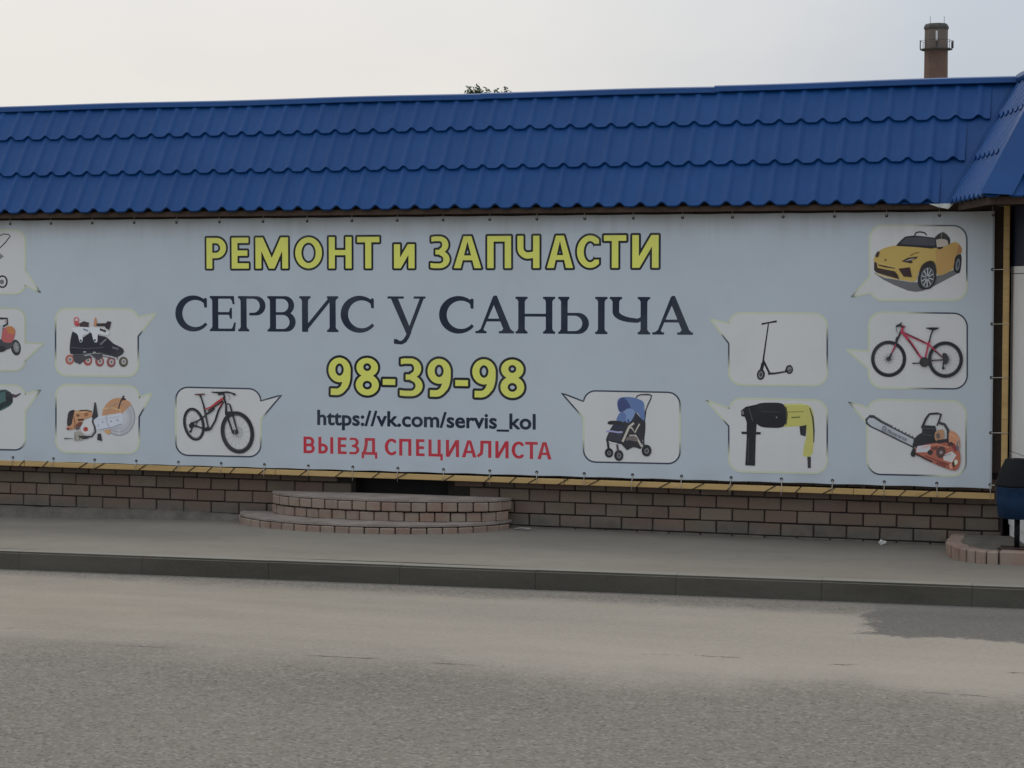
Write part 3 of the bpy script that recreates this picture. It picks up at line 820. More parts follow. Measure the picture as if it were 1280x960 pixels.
def contour(D, xs, ys, lev):
    D = D - lev; D = np.where(np.abs(D) < 1e-9, 1e-9, D)
    seg = {}
    ny, nx = D.shape
    def pt(i0, j0, i1, j1):
        a, b = D[j0, i0], D[j1, i1]; t = a / (a - b)
        return (xs[i0] + (xs[i1] - xs[i0]) * t, ys[j0] + (ys[j1] - ys[j0]) * t)
    S = D < 0
    act = np.argwhere((S[:-1, :-1] ^ S[1:, :-1]) | (S[:-1, :-1] ^ S[:-1, 1:]) | (S[:-1, :-1] ^ S[1:, 1:]))
    nxt = {}; pos = {}
    for j, i in act:
        c = [(i, j), (i + 1, j), (i + 1, j + 1), (i, j + 1)]; ins = [S[q[1], q[0]] for q in c]
        ent, ext = [], []
        for k in range(4):
            a, b = c[k], c[(k + 1) % 4]
            if ins[k] != ins[(k + 1) % 4]:
                key = (min(a, b), max(a, b))
                if key not in pos: pos[key] = pt(*key[0], *key[1])
                (ext if ins[k] else ent).append((k, key))
        for ke, e in ext:
            best = min(ent, key=lambda q: (q[0] - ke) % 4); ent.remove(best); nxt[e] = best[1]
    loops = []
    while nxt:
        k0 = next(iter(nxt)); k = k0; L = []
        while k in nxt: L.append(pos[k]); k = nxt.pop(k)
        if len(L) > 3: loops.append(L)
    return loops
def simplify(L, tol):
    out = [L[0]]
    for i in range(1, len(L) - 1):
        a, b, c = out[-1], L[i], L[i + 1]
        area = abs((b[0] - a[0]) * (c[1] - a[1]) - (b[1] - a[1]) * (c[0] - a[0]))
        if area / (math.hypot(c[0] - a[0], c[1] - a[1]) + 1e-9) > tol: out.append(b)
    out.append(L[-1]); return out
_cache = {}
def glyph_loops(key, polys, levels, res=0.0125):
    ck = (key, tuple(levels))
    if ck in _cache: return _cache[ck]
    pts = np.array([p for op, P in polys if op == '+' for p in P]); mg = max(max(levels), 0) + 0.04
    x0, y0 = pts.min(0) - mg; x1, y1 = pts.max(0) + mg
    xs = np.arange(x0, x1 + res, res); ys = np.arange(y0, y1 + res, res)
    X, Y = np.meshgrid(xs, ys); D = sdf(polys, X, Y)
    _cache[ck] = [[simplify(L, res * 0.06) for L in contour(D, xs, ys, lv)] for lv in levels]
    return _cache[ck]

def sans(ch, W, t):
    h = t * 0.84; P = []
    p = lambda q: P.append(('+', q)); q_ = lambda q: P.append(('-', q))
    def bowl(x1, y0, y1): p(Dshape(t * 0.5, x1, y0, y1)); q_(Dshape(t, x1 - t, y0 + h, y1 - h))
    def three():
        c = W * 0.48; k = h * 0.86
        o = El(c, 0.735, W * 0.94 - c, 0.265, -90, 90, 24); i = El(c, 0.735, W * 0.94 - c - t, 0.265 - k, -90, 90, 24); p(o + i[::-1])
        o = El(c, 0.275, W - c, 0.275, -90, 90, 24); i = El(c, 0.275, W - c - t, 0.275 - k, -90, 90, 24); p(o + i[::-1])
        p([(0, k * 0.12), (W * .2, 0), (c + .01, 0), (c + .01, k), (W * .2, k), (0, k * 1.12)])
        p([(W * .05, 1 - k * 1.12), (W * .22, 1 - k), (c + .01, 1 - k), (c + .01, 1), (W * .22, 1), (W * .05, 1 - k * .12)])
        p(Bx(W * 0.26, 0.505 - k * 0.5, W * .72, 0.505 + k * 0.5))
    if ch == 'Е': p(Bx(0, 0, t, 1)); p(Bx(0, 0, W, h)); p(Bx(0, 1 - h, W * .98, 1)); p(Bx(0, .5 - h / 2, W * .92, .5 + h / 2))
    elif ch == 'Р': bowl(W, .34, 1); p(Bx(0, 0, t, 1))
    elif ch == 'В': bowl(W * .95, .5 - h / 2, 1); P2 = Dshape(t * .5, W, 0, .5 + h / 2); p(P2); q_(Dshape(t, W - t, h, .5 - h / 2)); q_(Dshape(t, W * .95 - t, .5 + h / 2, 1 - h)); p(Bx(0, 0, t, 1))
    elif ch == 'М':
        p([(0, 1), (t * 1.25, 1), (W / 2, .34), (W - t * 1.25, 1), (W, 1), (W / 2 + .46 * t, 0), (W / 2 - .46 * t, 0)]); p(Bx(0, 0, t, 1)); p(Bx(W - t, 0, W, 1))
    elif ch == 'О': p(El(W / 2, .5, W / 2, .5)); q_(El(W / 2, .5, W / 2 - t * 1.05, .5 - h))
    elif ch == 'Н': p(Bx(0, 0, t, 1)); p(Bx(W - t, 0, W, 1)); p(Bx(0, .5 - h * .45, W, .5 + h * .5))
    elif ch == 'Т': p(Bx(0, 1 - h, W, 1)); p(Bx(W / 2 - t / 2, 0, W / 2 + t / 2, 1))
    elif ch == 'И': p(Bx(0, 0, t, 1)); p(Bx(W - t, 0, W, 1)); p([(0, 0), (t * 1.1, 0), (W, 1), (W - t * 1.1, 1)])
    elif ch in 'З3': three()
    elif ch == 'А':
        xl = lambda y: (W / 2 - .62 * t) * y
        p([(0, 0), (W / 2 - .62 * t, 1), (W / 2 + .62 * t, 1), (W, 0)]); dl = .5 * (W / 2 - 1.1 * t) / .84; q_([(1.1 * t - dl, -.5), (W - 1.1 * t + dl, -.5), (W / 2, .84)])
        p([(xl(.25), .25), (W - xl(.25), .25), (W - xl(.25 + h * .85), .25 + h * .85), (xl(.25 + h * .85), .25 + h * .85)])
    elif ch == 'П': p(Bx(0, 0, t, 1)); p(Bx(W - t, 0, W, 1)); p(Bx(0, 1 - h, W, 1))
    elif ch == 'Ч':
        r1 = .62; c0 = W * .5
        p(Bd([(t / 2, 1), (t / 2, r1)] + El(c0, r1, c0 - t / 2, r1 - .32 - h / 2 + .02, 180, 268, 14) + [(W - t / 2, .34 + h / 2)], t * .95)); p(Bx(W - t, 0, W, 1))
    elif ch == 'С':
        c = W * .6; p(El(c, .5, c, .5)); q_(El(c, .5, c - t * 1.05, .5 - h)); q_(Bx(W * .68, .255, W + 1, .745)); q_(Bx(W, -1, W + 1, 2))
    elif ch == 'Ы': p(Dshape(t * .5, W * .64, 0, .6)); q_(Dshape(t, W * .64 - t, h, .6 - h)); p(Bx(0, 0, t, 1)); p(Bx(W - t, 0, W, 1))
    elif ch == 'Д':
        p(Bx(.2 * W, 1 - h, .86 * W, 1)); p(Bx(.86 * W - t, 0, .86 * W, 1)); p(Bd([(.2 * W + t / 2, 1), (.2 * W + t / 2, .62), (.1 * W + t / 2, .2), (.05 * W + t / 2, .05)], t)); p(Bx(0, 0, W, h)); p(Bx(0, -.22, t * .8, h)); p(Bx(W - t * .8, -.22, W, h))
    elif ch == 'Ц': p(Bx(0, 0, t, 1)); p(Bx(W * .86 - t, 0, W * .86, 1)); p(Bx(0, 0, W, h)); p(Bx(W - t * .75, -.22, W, h))
    elif ch == 'Л': p(Bx(.2 * W, 1 - h, W, 1)); p(Bx(W - t, 0, W, 1)); p(Bd([(.2 * W + t / 2, 1), (.2 * W + t / 2, .6), (.16 * W + t / 2, .25), (0.0, .07)], [t, t, t, h]))
    elif ch == '8': p(El(W / 2, .745, W * .47, .255)); p(El(W / 2, .28, W / 2, .28)); q_(El(W / 2, .755, W * .47 - t, .255 - h * .92)); q_(El(W / 2, .275, W / 2 - t, .28 - h))
    elif ch == '9':
        p(El(W / 2, .67, W / 2, .33)); T = El(W * .36, .56, W * .64 - t / 2, .56 - h / 2, 0, -90, 16); p(Bd([(W - t / 2, .7)] + T + [(W * .1, h * .52)], [t] * 9 + [h * 1.05] * 9)); q_(El(W / 2, .68, W / 2 - t, .33 - h))
    elif ch == '-': p(Bx(0, 0, W, 1))
    return P

def serif(ch, W):
    T, s, k, ov = .17, .06, .046, .08
    P = []; p = lambda q: P.append(('+', q)); q_ = lambda q: P.append(('-', q))
    def foot(x0, x1, l=ov, r=ov): p(Bx(x0 - l, 0, x1 + r, k)); p([(x0 - l * .55, k), (x0, .12), (x1, .12), (x1 + r * .55, k)])
    def head(x0, x1, l=ov, r=ov): p(Bx(x0 - l, 1 - k, x1 + r, 1)); p([(x0 - l * .55, 1 - k), (x0, .88), (x1, .88), (x1 + r * .55, 1 - k)])
    def stem(x0, f=True, hd=True, l=ov, r=ov):
        p(Bx(x0, 0, x0 + T, 1))
        if f: foot(x0, x0 + T, l, r)
        if hd: head(x0, x0 + T, l, r)
    if ch == 'С':
        c = W * .565; A_ = [46 + (322 - 46) * q / 40 for q in range(41)]
        wd = [s * 1.15 + (T * 1.22 - s * 1.15) * ((1 - math.cos(R(a))) / 2) ** 1.5 for a in A_]
        p(Bd([(c + (c - w / 2) * math.cos(R(a)), .5 + (.515 - w / 2) * math.sin(R(a))) for a, w in zip(A_, wd)], wd))
        p([(W * .90, .90), (W * .955, .95), (W, .93), (W, .68), (W * .935, .68), (W * .915, .80)])
    elif ch == 'Е':
        stem(ov, r=.02); p(Bx(ov, 1 - s, W * .93, 1)); p([(W * .80, 1 - s), (W * .93, 1), (W * .955, .78), (W * .90, .78), (W * .87, .88)])
        p(Bx(ov, .5 - s * .4, W * .84, .5 + s * .6)); p([(W * .74, .5), (W * .80, .36), (W * .85, .36), (W * .85, .66), (W * .80, .66)])
        p(Bx(ov, 0, W * .97, s)); p([(W * .8, 0), (W * .96, 0), (W, .24), (W * .955, .24), (W * .90, .11)])
    elif ch == 'Р':
        stem(ov); p(Dshape(ov + T * .5, W, .46, 1)); q_(Dshape(ov + T, W - T * .95, .46 + s, 1 - s)); p(Bx(ov, 0, ov + T, 1)); q_(Bx(ov + T, .40, ov + T + .10, .60))
    elif ch == 'В':
        stem(ov, r=.02); p(Dshape(ov + T * .5, W * .95, .48, 1)); p(Dshape(ov + T * .5, W, 0, .54)); q_(Dshape(ov + T, W * .95 - T * .95, .54, 1 - s)); q_(Dshape(ov + T, W - T, s, .48)); p(Bx(ov, 0, ov + T, 1))
    elif ch == 'И':
        x1 = W - ov - T; p(Bx(ov, .0, ov + T, 1)); head(ov, ov + T); p(Bx(x1, 0, x1 + T, 1)); head(x1, x1 + T); foot(x1, x1 + T)
        p([(ov, 0), (ov + .10, 0), (x1 + .02, .88), (x1 + .02, 1), (x1 - .04, .94), (ov + .03, .06)])
    elif ch == 'у':
        p([(W * .07, 1), (W * .07 + T * 1.15, 1), (W * .60, .09), (W * .52, -.08)]); p([(W * .88, 1), (W * .97, 1), (W * .58, -.08), (W * .50, -.06)])
        p(Bd([(W * .585, .02), (W * .52, -.13), (W * .45, -.24), (W * .36, -.295), (W * .24, -.275)], [.09, .10, .10, .085, .09])); p([(W * .17, -.20), (W * .24, -.20), (W * .33, -.27), (W * .30, -.33), (W * .17, -.315)])
        p(Bx(0, 1 - k, W * .42, 1)); p(Bx(W * .70, 1 - k, W, 1))
    elif ch == 'А':
        p([(W * .10, 0), (W * .155, 0), (W * .53, .93), (W * .49, 1.02), (W * .46, 1.0)]); p([(W * .46, 1.0), (W * .49, 1.03), (W * .55, 1.03), (W * .95, 0), (W * .95 - T * 1.12, 0), (W * .455, .86)])
        p(Bx(W * .26, .33, W * .70, .33 + s)); p(Bx(0, 0, W * .28, k)); p(Bx(W * .62, 0, W, k)); p([(W * .06, k), (W * .12, .1), (W * .2, .1), (W * .23, k)]); p([(W * .68, k), (W * .74, .12), (W * .92, .1), (W * .97, k)])
    elif ch == 'Н':
        x1 = W - ov - T; stem(ov); stem(x1); p(Bx(ov, .5 - s / 2, x1 + T, .5 + s / 2))
    elif ch == 'Ы':
        b = W * .62; stem(ov, r=.05); p(Dshape(ov + T * .5, b, 0, .56)); q_(Dshape(ov + T, b - T, s, .56 - s)); p(Bx(ov, 0, ov + T, 1)); x1 = W - ov - T; stem(x1)
    elif ch == 'Ч':
        x1 = W - ov - T; stem(x1); head(ov + .02, ov + .02 + T)
        c0 = x1 - .06; xs0 = ov + .02
        p(Bd([(xs0 + T / 2, 1), (xs0 + T / 2, .62)] + El(c0 - .02, .60, c0 - xs0 - T / 2 - .02, .235, 180, 270, 12) + [(x1 + .03, .43)], [T, T] + [T - (T - .095) * q / 11 for q in range(12)] + [.06]))
    return P

def nest(loops):
    """outer contours, each with the holes that lie inside it"""
    ar = [sum(L[i - 1][0] * L[i][1] - L[i][0] * L[i - 1][1] for i in range(len(L))) for L in loops]
    sgn = 1 if ar[max(range(len(ar)), key=lambda k: abs(ar[k]))] > 0 else -1
    outs = [[L] for L, a in zip(loops, ar) if a * sgn > 0]
    for L, a in zip(loops, ar):
        if a * sgn > 0: continue
        x, y = L[0]
        for g in outs:
            P = g[0]; c = False
            for i in range(len(P)):
                (x0, y0), (x1, y1) = P[i - 1], P[i]
                if (y0 > y) != (y1 > y) and x < (x1 - x0) * (y - y0) / (y1 - y0) + x0: c = not c
            if c: g.append(L); break
    return outs
def place_glyph(loops_layers, cols, x0px, wpx_scale_fn, Zb, hZ, name, base=0.0008, label=None):
    """loops in glyph units -> banner plane; wpx_scale_fn maps glyph x to world X"""
    verts, faces, cl = [], [], []
    off = base
    for loops, c in zip(loops_layers, cols):
        if not loops: continue
        for grp in nest(loops):
            tr_ = tessellate_polygon([[Vector((p[0], p[1], 0)) for p in L] for L in grp])
            b = len(verts)
            for L in grp:
                for p in L: verts.append((wpx_scale_fn(p[0]), YB - off, Zb + hZ * p[1])); cl.append(c)
            faces += [tuple(i + b for i in f) for f in tr_]
        off += 0.0004
    me = bpy.data.meshes.new(name); me.from_pydata(verts, [], faces)
    at = me.color_attributes.new('ink', 'FLOAT_COLOR', 'POINT'); at.data.foreach_set('color', np.array([(*c, 1.0) for c in cl], dtype=np.float32).ravel())
    bm = bmesh.new(); bm.from_mesh(me)
    for f in bm.faces:
        f.normal_update()
        if f.normal.y > 0: f.normal_flip()
    bm.to_mesh(me); bm.free(); me.materials.append(M['ink'])
    o = bpy.data.objects.new(name, me); COL.objects.link(o); o.parent = ban
    return o
YEL, BLK, NAVY, RED = (190, 180, 56), (20, 22, 26), (20, 29, 45), (156, 24, 40)
def Xof(px, py): return atY(px, py, YB)[0]
def text_line(items, ytop, ybot, kind, t, outl=0.0, fillc=YEL, grow=0.0, xh=None):
    """items: (char, px0, px1[, lowercase]); ytop/ybot = pixel y of cap top and baseline at the first letter's left edge"""
    pr = items[0][1]
    Zt = atY(pr, ytop, YB)[2]; Zb = atY(pr, ybot, YB)[2]; Hh = Zt - Zb
    for it in items:
        ch, a, b = it[:3]; hs_ = it[3] if len(it) > 3 else 1.0; zo = it[4] if len(it) > 4 else 0.0
        ym = (ytop + ybot) / 2
        X0, X1 = Xof(a, ym), Xof(b, ym); hz = Hh * hs_
        ins = outl * Hh
        W = (X1 - X0 - 2 * ins) / hz if outl else (X1 - X0) / hz
        tt = t / (hs_ if ch != '-' else 1)
        if kind == 'serif': P = serif(ch, W)
        else:
            P = sans(ch, W, tt if ch != '-' else 1.0)
        lv = [outl / hs_, 0.0] if outl else ([0.009] if kind == 'serif' else [0.0])
        res = 0.0125 / min(1.0, max(hs_, .3))
        loops = glyph_loops((kind, ch, round(W, 3), round(tt, 3), hs_), P, lv, res)
        cols = [ink(BLK), ink(fillc)] if outl else [ink(fillc)]
        place_glyph(loops, cols, a, lambda gx, X0=X0, ins=ins, hz=hz: X0 + ins + gx * hz, Zb + zo * Hh, hz, 'letter')
S1, S2 = 3.765, 3.556
L1 = [('Р', 255.8, 285), ('Е', 287.2, 313.4), ('М', 317, 362.6), ('О', 366.6, 405), ('Н', 408.6, 442), ('Т', 444, 476.8), ('И', 490.0, 520.8, .76),
      ('З', 535.6, 564.6), ('А', 564.8, 604.2), ('П', 606.6, 641.5), ('Ч', 644, 677), ('А', 681, 719), ('С', 718.6, 751.4), ('Т', 752.2, 785.6), ('И', 787.7, 826)]
text_line(L1, 297.4, 335.8, 'sans', 0.205, 0.068)
L2 = [('С', 219.5, 258.4), ('Е', 262.6, 294.4), ('Р', 298, 331.6), ('В', 334.6, 369.2), ('И', 374.6, 422.6), ('С', 426.2, 467), ('у', 484.8, 531.6),
      ('С', 549.2, 591.6), ('А', 594.6, 642.2), ('Н', 644.8, 693.6), ('Ы', 698.2, 759), ('Ч', 761.6, 812.4), ('А', 815.8, 866)]
text_line(L2, 370.2, 413.2, 'serif', 0.15, 0.0, NAVY)
L3 = [('9', 407.8, 441.2), ('8', 441.8, 476.4), ('-', 475.6, 497.0, .155, .29), ('3', 496.8, 531.2), ('9', 531.6, 566.4), ('-', 566.2, 588.0, .155, .29), ('9', 587.4, 622.6), ('8', 622.6, 658.4)]
text_line(L3, 446.8, 493.4, 'sans', 0.195, 0.066)
L5x = [(379.4, 393.5), (398, 416.6), (422.3, 433.4), (436.6, 449.2), (452, 471.6), (481, 495.2), (499, 514.2), (520, 530.8), (535.6, 553.4), (557.4, 573.8), (577.4, 595.6), (597, 614.2), (619.2, 635.8), (639.6, 654.5), (656.5, 672.2), (671.7, 689.4)]
L5c = 'ВЫЕЗДСПЕЦИАЛИСТА'
L5 = [(c, a, b) for c, (a, b) in zip(L5c, L5x)]
text_line(L5, 545.6, 566.3, 'sans', 0.195, 0.0, RED)
# the web address line, from the built-in font, thickened
fc = bpy.data.curves.new('t', 'FONT'); fc.body = 'https://vk.com/servis_kol'; fc.resolution_u = 4
fo = bpy.data.objects.new('t', fc); COL.objects.link(fo)
dg = bpy.context.evaluated_depsgraph_get(); fm = fo.evaluated_get(dg).to_mesh()
cnt = {}
for p in fm.polygons:
    for e in p.edge_keys: cnt[e] = cnt.get(e, 0) + 1
adj = {}
for p in fm.polygons:
    vs3 = list(p.vertices)
    for a, b in zip(vs3, vs3[1:] + vs3[:1]):
        if cnt[(min(a, b), max(a, b))] == 1: adj[a] = b
fv = [tuple(v.co[:2]) for v in fm.vertices]
loops_ = []
while adj:
    k0 = next(iter(adj)); L = []; k = k0
    while k in adj: L.append(fv[k]); k = adj.pop(k)
    if len(L) > 2: loops_.append(L)
fo.evaluated_get(dg).to_mesh_clear(); bpy.data.objects.remove(fo)
allp = np.array([p for L in loops_ for p in L]); fx0, fx1 = allp[:, 0].min(), allp[:, 0].max()
# group loops per character by x overlap, thicken, place
Zb = atY(397.5, 530.6, YB)[2]; Zt = atY(397.5, 512.6, YB)[2]
asc = max(p[1] for L in loops_ for p in L)
hz = (Zt - Zb) / asc
XA, XB = Xof(397.2, 525), Xof(669, 525); sx = (XB - XA) / (fx1 - fx0)
outer = []
for L in sorted(loops_, key=lambda L: min(p[0] for p in L)):
    a, b = min(p[0] for p in L), max(p[0] for p in L)
    hit = next((g for g in outer if a >= g[0] - .005 and b <= g[1] + .005), None)
    if hit: hit[2].append(L)
    else: outer.append([a, b, [L]])
def sarea(L): return sum(L[i - 1][0] * L[i][1] - L[i][0] * L[i - 1][1] for i in range(len(L)))
for gi, (a, b, Ls) in enumerate(outer):
    P = []
    Ls = sorted(Ls, key=lambda L: -abs(sarea(L)))
    for q, L in enumerate(Ls):
        hole = q > 0 and any(min(p[0] for p in L) > min(p[0] for p in K) and min(p[1] for p in L) > min(p[1] for p in K) and max(p[1] for p in L) < max(p[1] for p in K) for K in Ls[:1])
        P.append(('-' if hole else '+', L))
    lo = glyph_loops(('url', gi), P, [0.026], 0.012)
    place_glyph(lo, [ink(NAVY)], 0, lambda gx: XA + (gx - fx0) * sx, Zb, hz, 'letter')

# ---- picture panels (speech bubbles) and the pictures in them
DK, YP = (44, 50, 62), (158, 162, 138)
def bubble(x0, y0, x1, y1, tail, dark, slope=0.025, r=16, label=None):
    """tail: (side, ya, yb, tipx, tipy); dark(u,v) -> 0..1 darkness of the printed outline"""
    cx, cy = (x0 + x1) / 2, (y0 + y1) / 2
    pts = []
    def arc(ax, ay, a0):
        for k in range(9):
            a = R(a0 + 90 * k / 8); pts.append((ax + r * math.cos(a), ay + r * math.sin(a)))
    def ln(a, b, n=22):
        for k in range(1, n): pts.append((a[0] + (b[0] - a[0]) * k / n, a[1] + (b[1] - a[1]) * k / n))
    arc(x0 + r, y0 + r, 180); ln((x0 + r, y0), (x1 - r, y0)); arc(x1 - r, y0 + r, 270); ln((x1, y0 + r), (x1, y1 - r))
    arc(x1 - r, y1 - r, 0); ln((x1 - r, y1), (x0 + r, y1)); arc(x0 + r, y1 - r, 90); ln((x0, y1 - r), (x0, y0 + r))
    side, ya, yb, tx, ty = tail
    out = []; done = False
    for p in pts:
        on = (p[0] < x0 + r * .55 if side == 'L' else p[0] > x1 - r * .55) and ya < p[1] < yb
        if on:
            if not done:
                done = True
                pa = (x0 if side == 'L' else x1, yb if side == 'L' else ya); pb = (x0 if side == 'L' else x1, ya if side == 'L' else yb)
                n = 7
                for k in range(n): out.append((pa[0] + (tx - pa[0]) * k / n, pa[1] + (ty - pa[1]) * k / n))
                for k in range(n + 1): out.append((tx + (pb[0] - tx) * k / n, ty + (pb[1] - ty) * k / n))
            continue
        out.append(p)
    out = [(p[0], p[1] + slope * (p[0] - cx)) for p in out]
    pr = Print(0.0008)
    # soft tinted edge, then the panel, then the outline in its printed gradient
    pr.poly(out, (161, 160, 158), 2.1)
    cols = []; ws = []
    da, ya_ = np.array(ink(DK)), np.array(ink(YP)); pan = np.array(ink((158, 160, 155), 1.9))
    for p in out:
        d = max(0, min(1, dark((p[0] - cx) / (x1 - cx), (p[1] - slope * (p[0] - cx) - cy) / (y1 - cy))))
        cc = ya_ * (1 - d) + da * d if d > 0 else ya_
        cols.append(tuple(cc)); ws.append(1.9 + 0.6 * (1 - d))
    pr.line(out, ws, None, close=True, cols=cols)
    return pr.build('picture_panel', ban), pr.off
ss = lambda a, b, v: max(0, min(1, (v - a) / (b - a)))
tb = lambda u, v: max(ss(.35, .75, abs(v)), ss(1.05, 1.15, abs(u)))        # dark along top and bottom
sd_ = lambda u, v: (ss(.62, .2, abs(v + .05)) * ss(.9, .97, abs(u))) if abs(u) < 1.12 else 0.0  # dark halfway up the sides
faint = lambda u, v: 0.10
panels = {}
def bub(key, *a, **k): panels[key] = bubble(*a, **k)
bub('pram', -86, 287.5, 31.5, 367, ('R', 337, 356, 50.5, 365.5), lambda u, v: .75 * ss(1.22, 1.3, u), r=13, slope=.004)
bub('quad', -86, 385, 31.5, 463, ('R', 428, 450, 55.5, 428), faint, r=13, slope=.012)
bub('driver', -86, 481, 31.5, 561.5, ('R', 492, 513, 51, 485.5), lambda u, v: max(ss(.7, .95, v), .7 * ss(1.22, 1.3, u)), r=13, slope=.02)
bub('skate', 69.6, 386, 172.8, 470, ('R', 396, 420, 195, 391), sd_, r=14, slope=.01)
bub('cutter', 70, 481.5, 174, 566, ('R', 496, 520, 190, 490), sd_, r=14, slope=.02)
bub('bike', 220, 485, 326, 570, ('R', 500, 523, 352, 492), tb, r=15, slope=.022)
bub('pushchair', 729.5, 489.5, 850, 578.5, ('L', 503, 524, 702, 493), tb, r=15, slope=.02)
bub('scooter', 911, 391.5, 1034, 481.5, ('L', 405, 430, 888, 400), sd_, r=16, slope=.01)
bub('hammer', 911, 499, 1034, 590.5, ('L', 512, 534, 883, 502), sd_, r=16, slope=.02)
bub('car', 1087, 282, 1208.5, 375.5, ('L', 346, 366, 1064, 371.5), lambda u, v: max(ss(-.1, .5, u - max(0, v + .1) * 1.5) * (1 if v < .5 else 0), .8 * ss(-1.25, -1.36, u)), r=17, slope=.0)
bub('pinkbike', 1086, 391, 1209, 485.5, ('L', 440, 462, 1058, 438), lambda u, v: ss(-.25, .35, u), r=17, slope=.012)
bub('saw', 1084, 500.5, 1207.5, 594, ('L', 511, 531, 1061, 504), lambda u, v: max(ss(.7, .95, v) * ss(.5, 0, u), .7 * ss(.9, 1, u) * ss(-.6, .1, v), .8 * ss(-1.25, -1.36, u)), r=17, slope=.02)

def pic(key, label=None):
    p, off = panels[key]; return Print(off + 0.0004), p
BK, DG, MG = (30, 30, 34), (58, 58, 62), (120, 120, 122)
# mountain bike, three quarter view
p, par = pic('bike')
def bkx(q): return [(210 + a / 8.533, 475 + b / 8.533) for a, b in q]
def spokes(p, cx, cy, rx, ry, n, c, rot=0, w=.35):
    ca, sa = math.cos(rot), math.sin(rot)
    for k in range(n):
        t = math.pi * 2 * k / n + .1
        p.line([(cx, cy), (cx + rx * math.cos(t) * ca - ry * math.sin(t) * sa, cy + rx * math.cos(t) * sa + ry * math.sin(t) * ca)], w, c)
rt = R(-12)
spokes(p, 242.6, 530.2, 10, 17, 14, (140, 140, 142), rt); p.ring(242.7, 530.2, 11.9, 19.6, 2.7, BK, rt); p.ring(242.7, 530.2, 9.9, 17.4, .8, DG, rt)
spokes(p, 297.2, 540.4, 16, 22, 16, (145, 145, 147), rt); p.ring(297.2, 540.4, 18.6, 24.6, 4.2, BK, rt); p.ring(297.2, 540.4, 16.2, 21.8, .9, DG, rt)
p.line(bkx([(245, 470), (330, 430), (400, 380)]), 1.8, BK); p.line(bkx([(250, 480), (330, 500), (430, 530)]), 2.0, BK); p.line(bkx([(320, 440), (300, 480), (350, 505)]), 1.6, DG)
p.smooth(bkx([(232, 470), (265, 445), (285, 480), (262, 512), (232, 500)]), BK); p.line(bkx([(262, 505), (245, 550)]), 1.8, BK); p.ell(*bkx([(245, 548)])[0], 1.6, 1.6, BK)
p.line(bkx([(350, 160), (385, 270), (410, 400), (435, 510)]), [1.6, 2.0, 2.2, 2.2], BK); p.line(bkx([(400, 310), (432, 500)]), 1.8, DG)
p.line(bkx([(595, 195), (530, 235), (460, 290), (400, 310)]), [3.0, 2.4, 2.0, 1.6], (150, 40, 44)); p.line(bkx([(590, 220), (520, 270), (430, 330)]), 2.0, (52, 34, 36))
p.line(bkx([(595, 230), (545, 320), (510, 430), (460, 520)]), [2.4, 2.4, 2.4, 2.4], BK); p.line(bkx([(582, 240), (556, 290)]), 1.0, (150, 40, 44))
p.line(bkx([(415, 365), (470, 330), (500, 300)]), 2.2, BK); p.ell(*bkx([(430, 520)])[0], 3.2, 2.6, BK); p.line(bkx([(400, 540), (470, 515)]), 2.2, BK)
p.line(bkx([(600, 180), (625, 260), (625, 350), (695, 555)]), [2.2, 2.4, 2.6, 2.2], BK); p.line(bkx([(640, 250), (665, 260), (690, 350), (745, 545)]), [1.6, 1.9, 2.3, 2.0], BK)
p.poly(bkx([(612, 335), (690, 335), (700, 370), (640, 390), (615, 370)]), BK); p.ell(*bkx([(722, 555)])[0], 4.2, 3.0, BK); p.ring(*bkx([(755, 555)])[0], 4.5, 6, .6, MG)
p.line(bkx([(470, 128), (560, 135), (640, 128), (725, 148)]), [1.3, 2.4, 2.2, 1.4], BK); p.line(bkx([(540, 152), (600, 145), (610, 190)]), 2.4, BK); p.line(bkx([(690, 140), (725, 160)]), 2.0, BK); p.line(bkx([(640, 150), (668, 180), (650, 215)]), .6, DG)
p.poly(bkx([(290, 148), (400, 142), (402, 156), (355, 165), (292, 160)]), (86, 58, 48)); p.line(bkx([(345, 155), (356, 185)]), 1.6, BK)
p.build('bicycle_picture', par)
# pink bike, side view
p, par = pic('pinkbike')
def pk(q): return [(1060 + a / 8, 380 + b / 8) for a, b in q]
PKc = (150, 34, 62)
for cx, cy in (pk([(407, 548)])[0], pk([(975, 555)])[0]):
    spokes(p, cx, cy, 18, 18.5, 18, (146, 140, 142)); p.ring(cx, cy, 20.1, 20.9, 3.8, BK); p.ring(cx, cy, 17.9, 18.5, .7, DG)
    spokes(p, cx, cy, 6.5, 6.5, 9, (110, 104, 106), w=.7); p.ell(cx, cy, 3.0, 2.8, DG)
p.line(pk([(545, 245), (500, 345)]), 2.6, BK); p.line(pk([(500, 335), (465, 440), (412, 545)]), [2.8, 2.2, 1.8], BK); p.line(pk([(478, 400), (440, 490)]), 1.5, PKc)
p.line(pk([(500, 330), (485, 375)]), 3.4, BK)
p.line(pk([(548, 285), (650, 330), (805, 402)]), [3.2, 2.6, 2.4], PKc); p.line(pk([(575, 288), (660, 330), (770, 385)]), 1.1, BK)
p.line(pk([(560, 300), (640, 400), (720, 520), (760, 560)]), [3.4, 3.0, 2.6, 2.4], PKc); p.line(pk([(600, 355), (650, 425), (700, 500)]), 1.4, BK)
p.line(pk([(815, 370), (795, 450), (770, 560)]), [2.6, 2.3, 2.3], PKc); p.line(pk([(808, 400), (880, 470), (965, 545)]), [2.0, 1.5, 1.4], PKc); p.line(pk([(870, 470), (940, 525)]), 1.4, BK)
p.line(pk([(770, 572), (870, 562), (970, 556)]), [2.2, 1.6, 1.4], (54, 40, 48)); p.line(pk([(548, 230), (540, 300)]), 3.4, PKc)
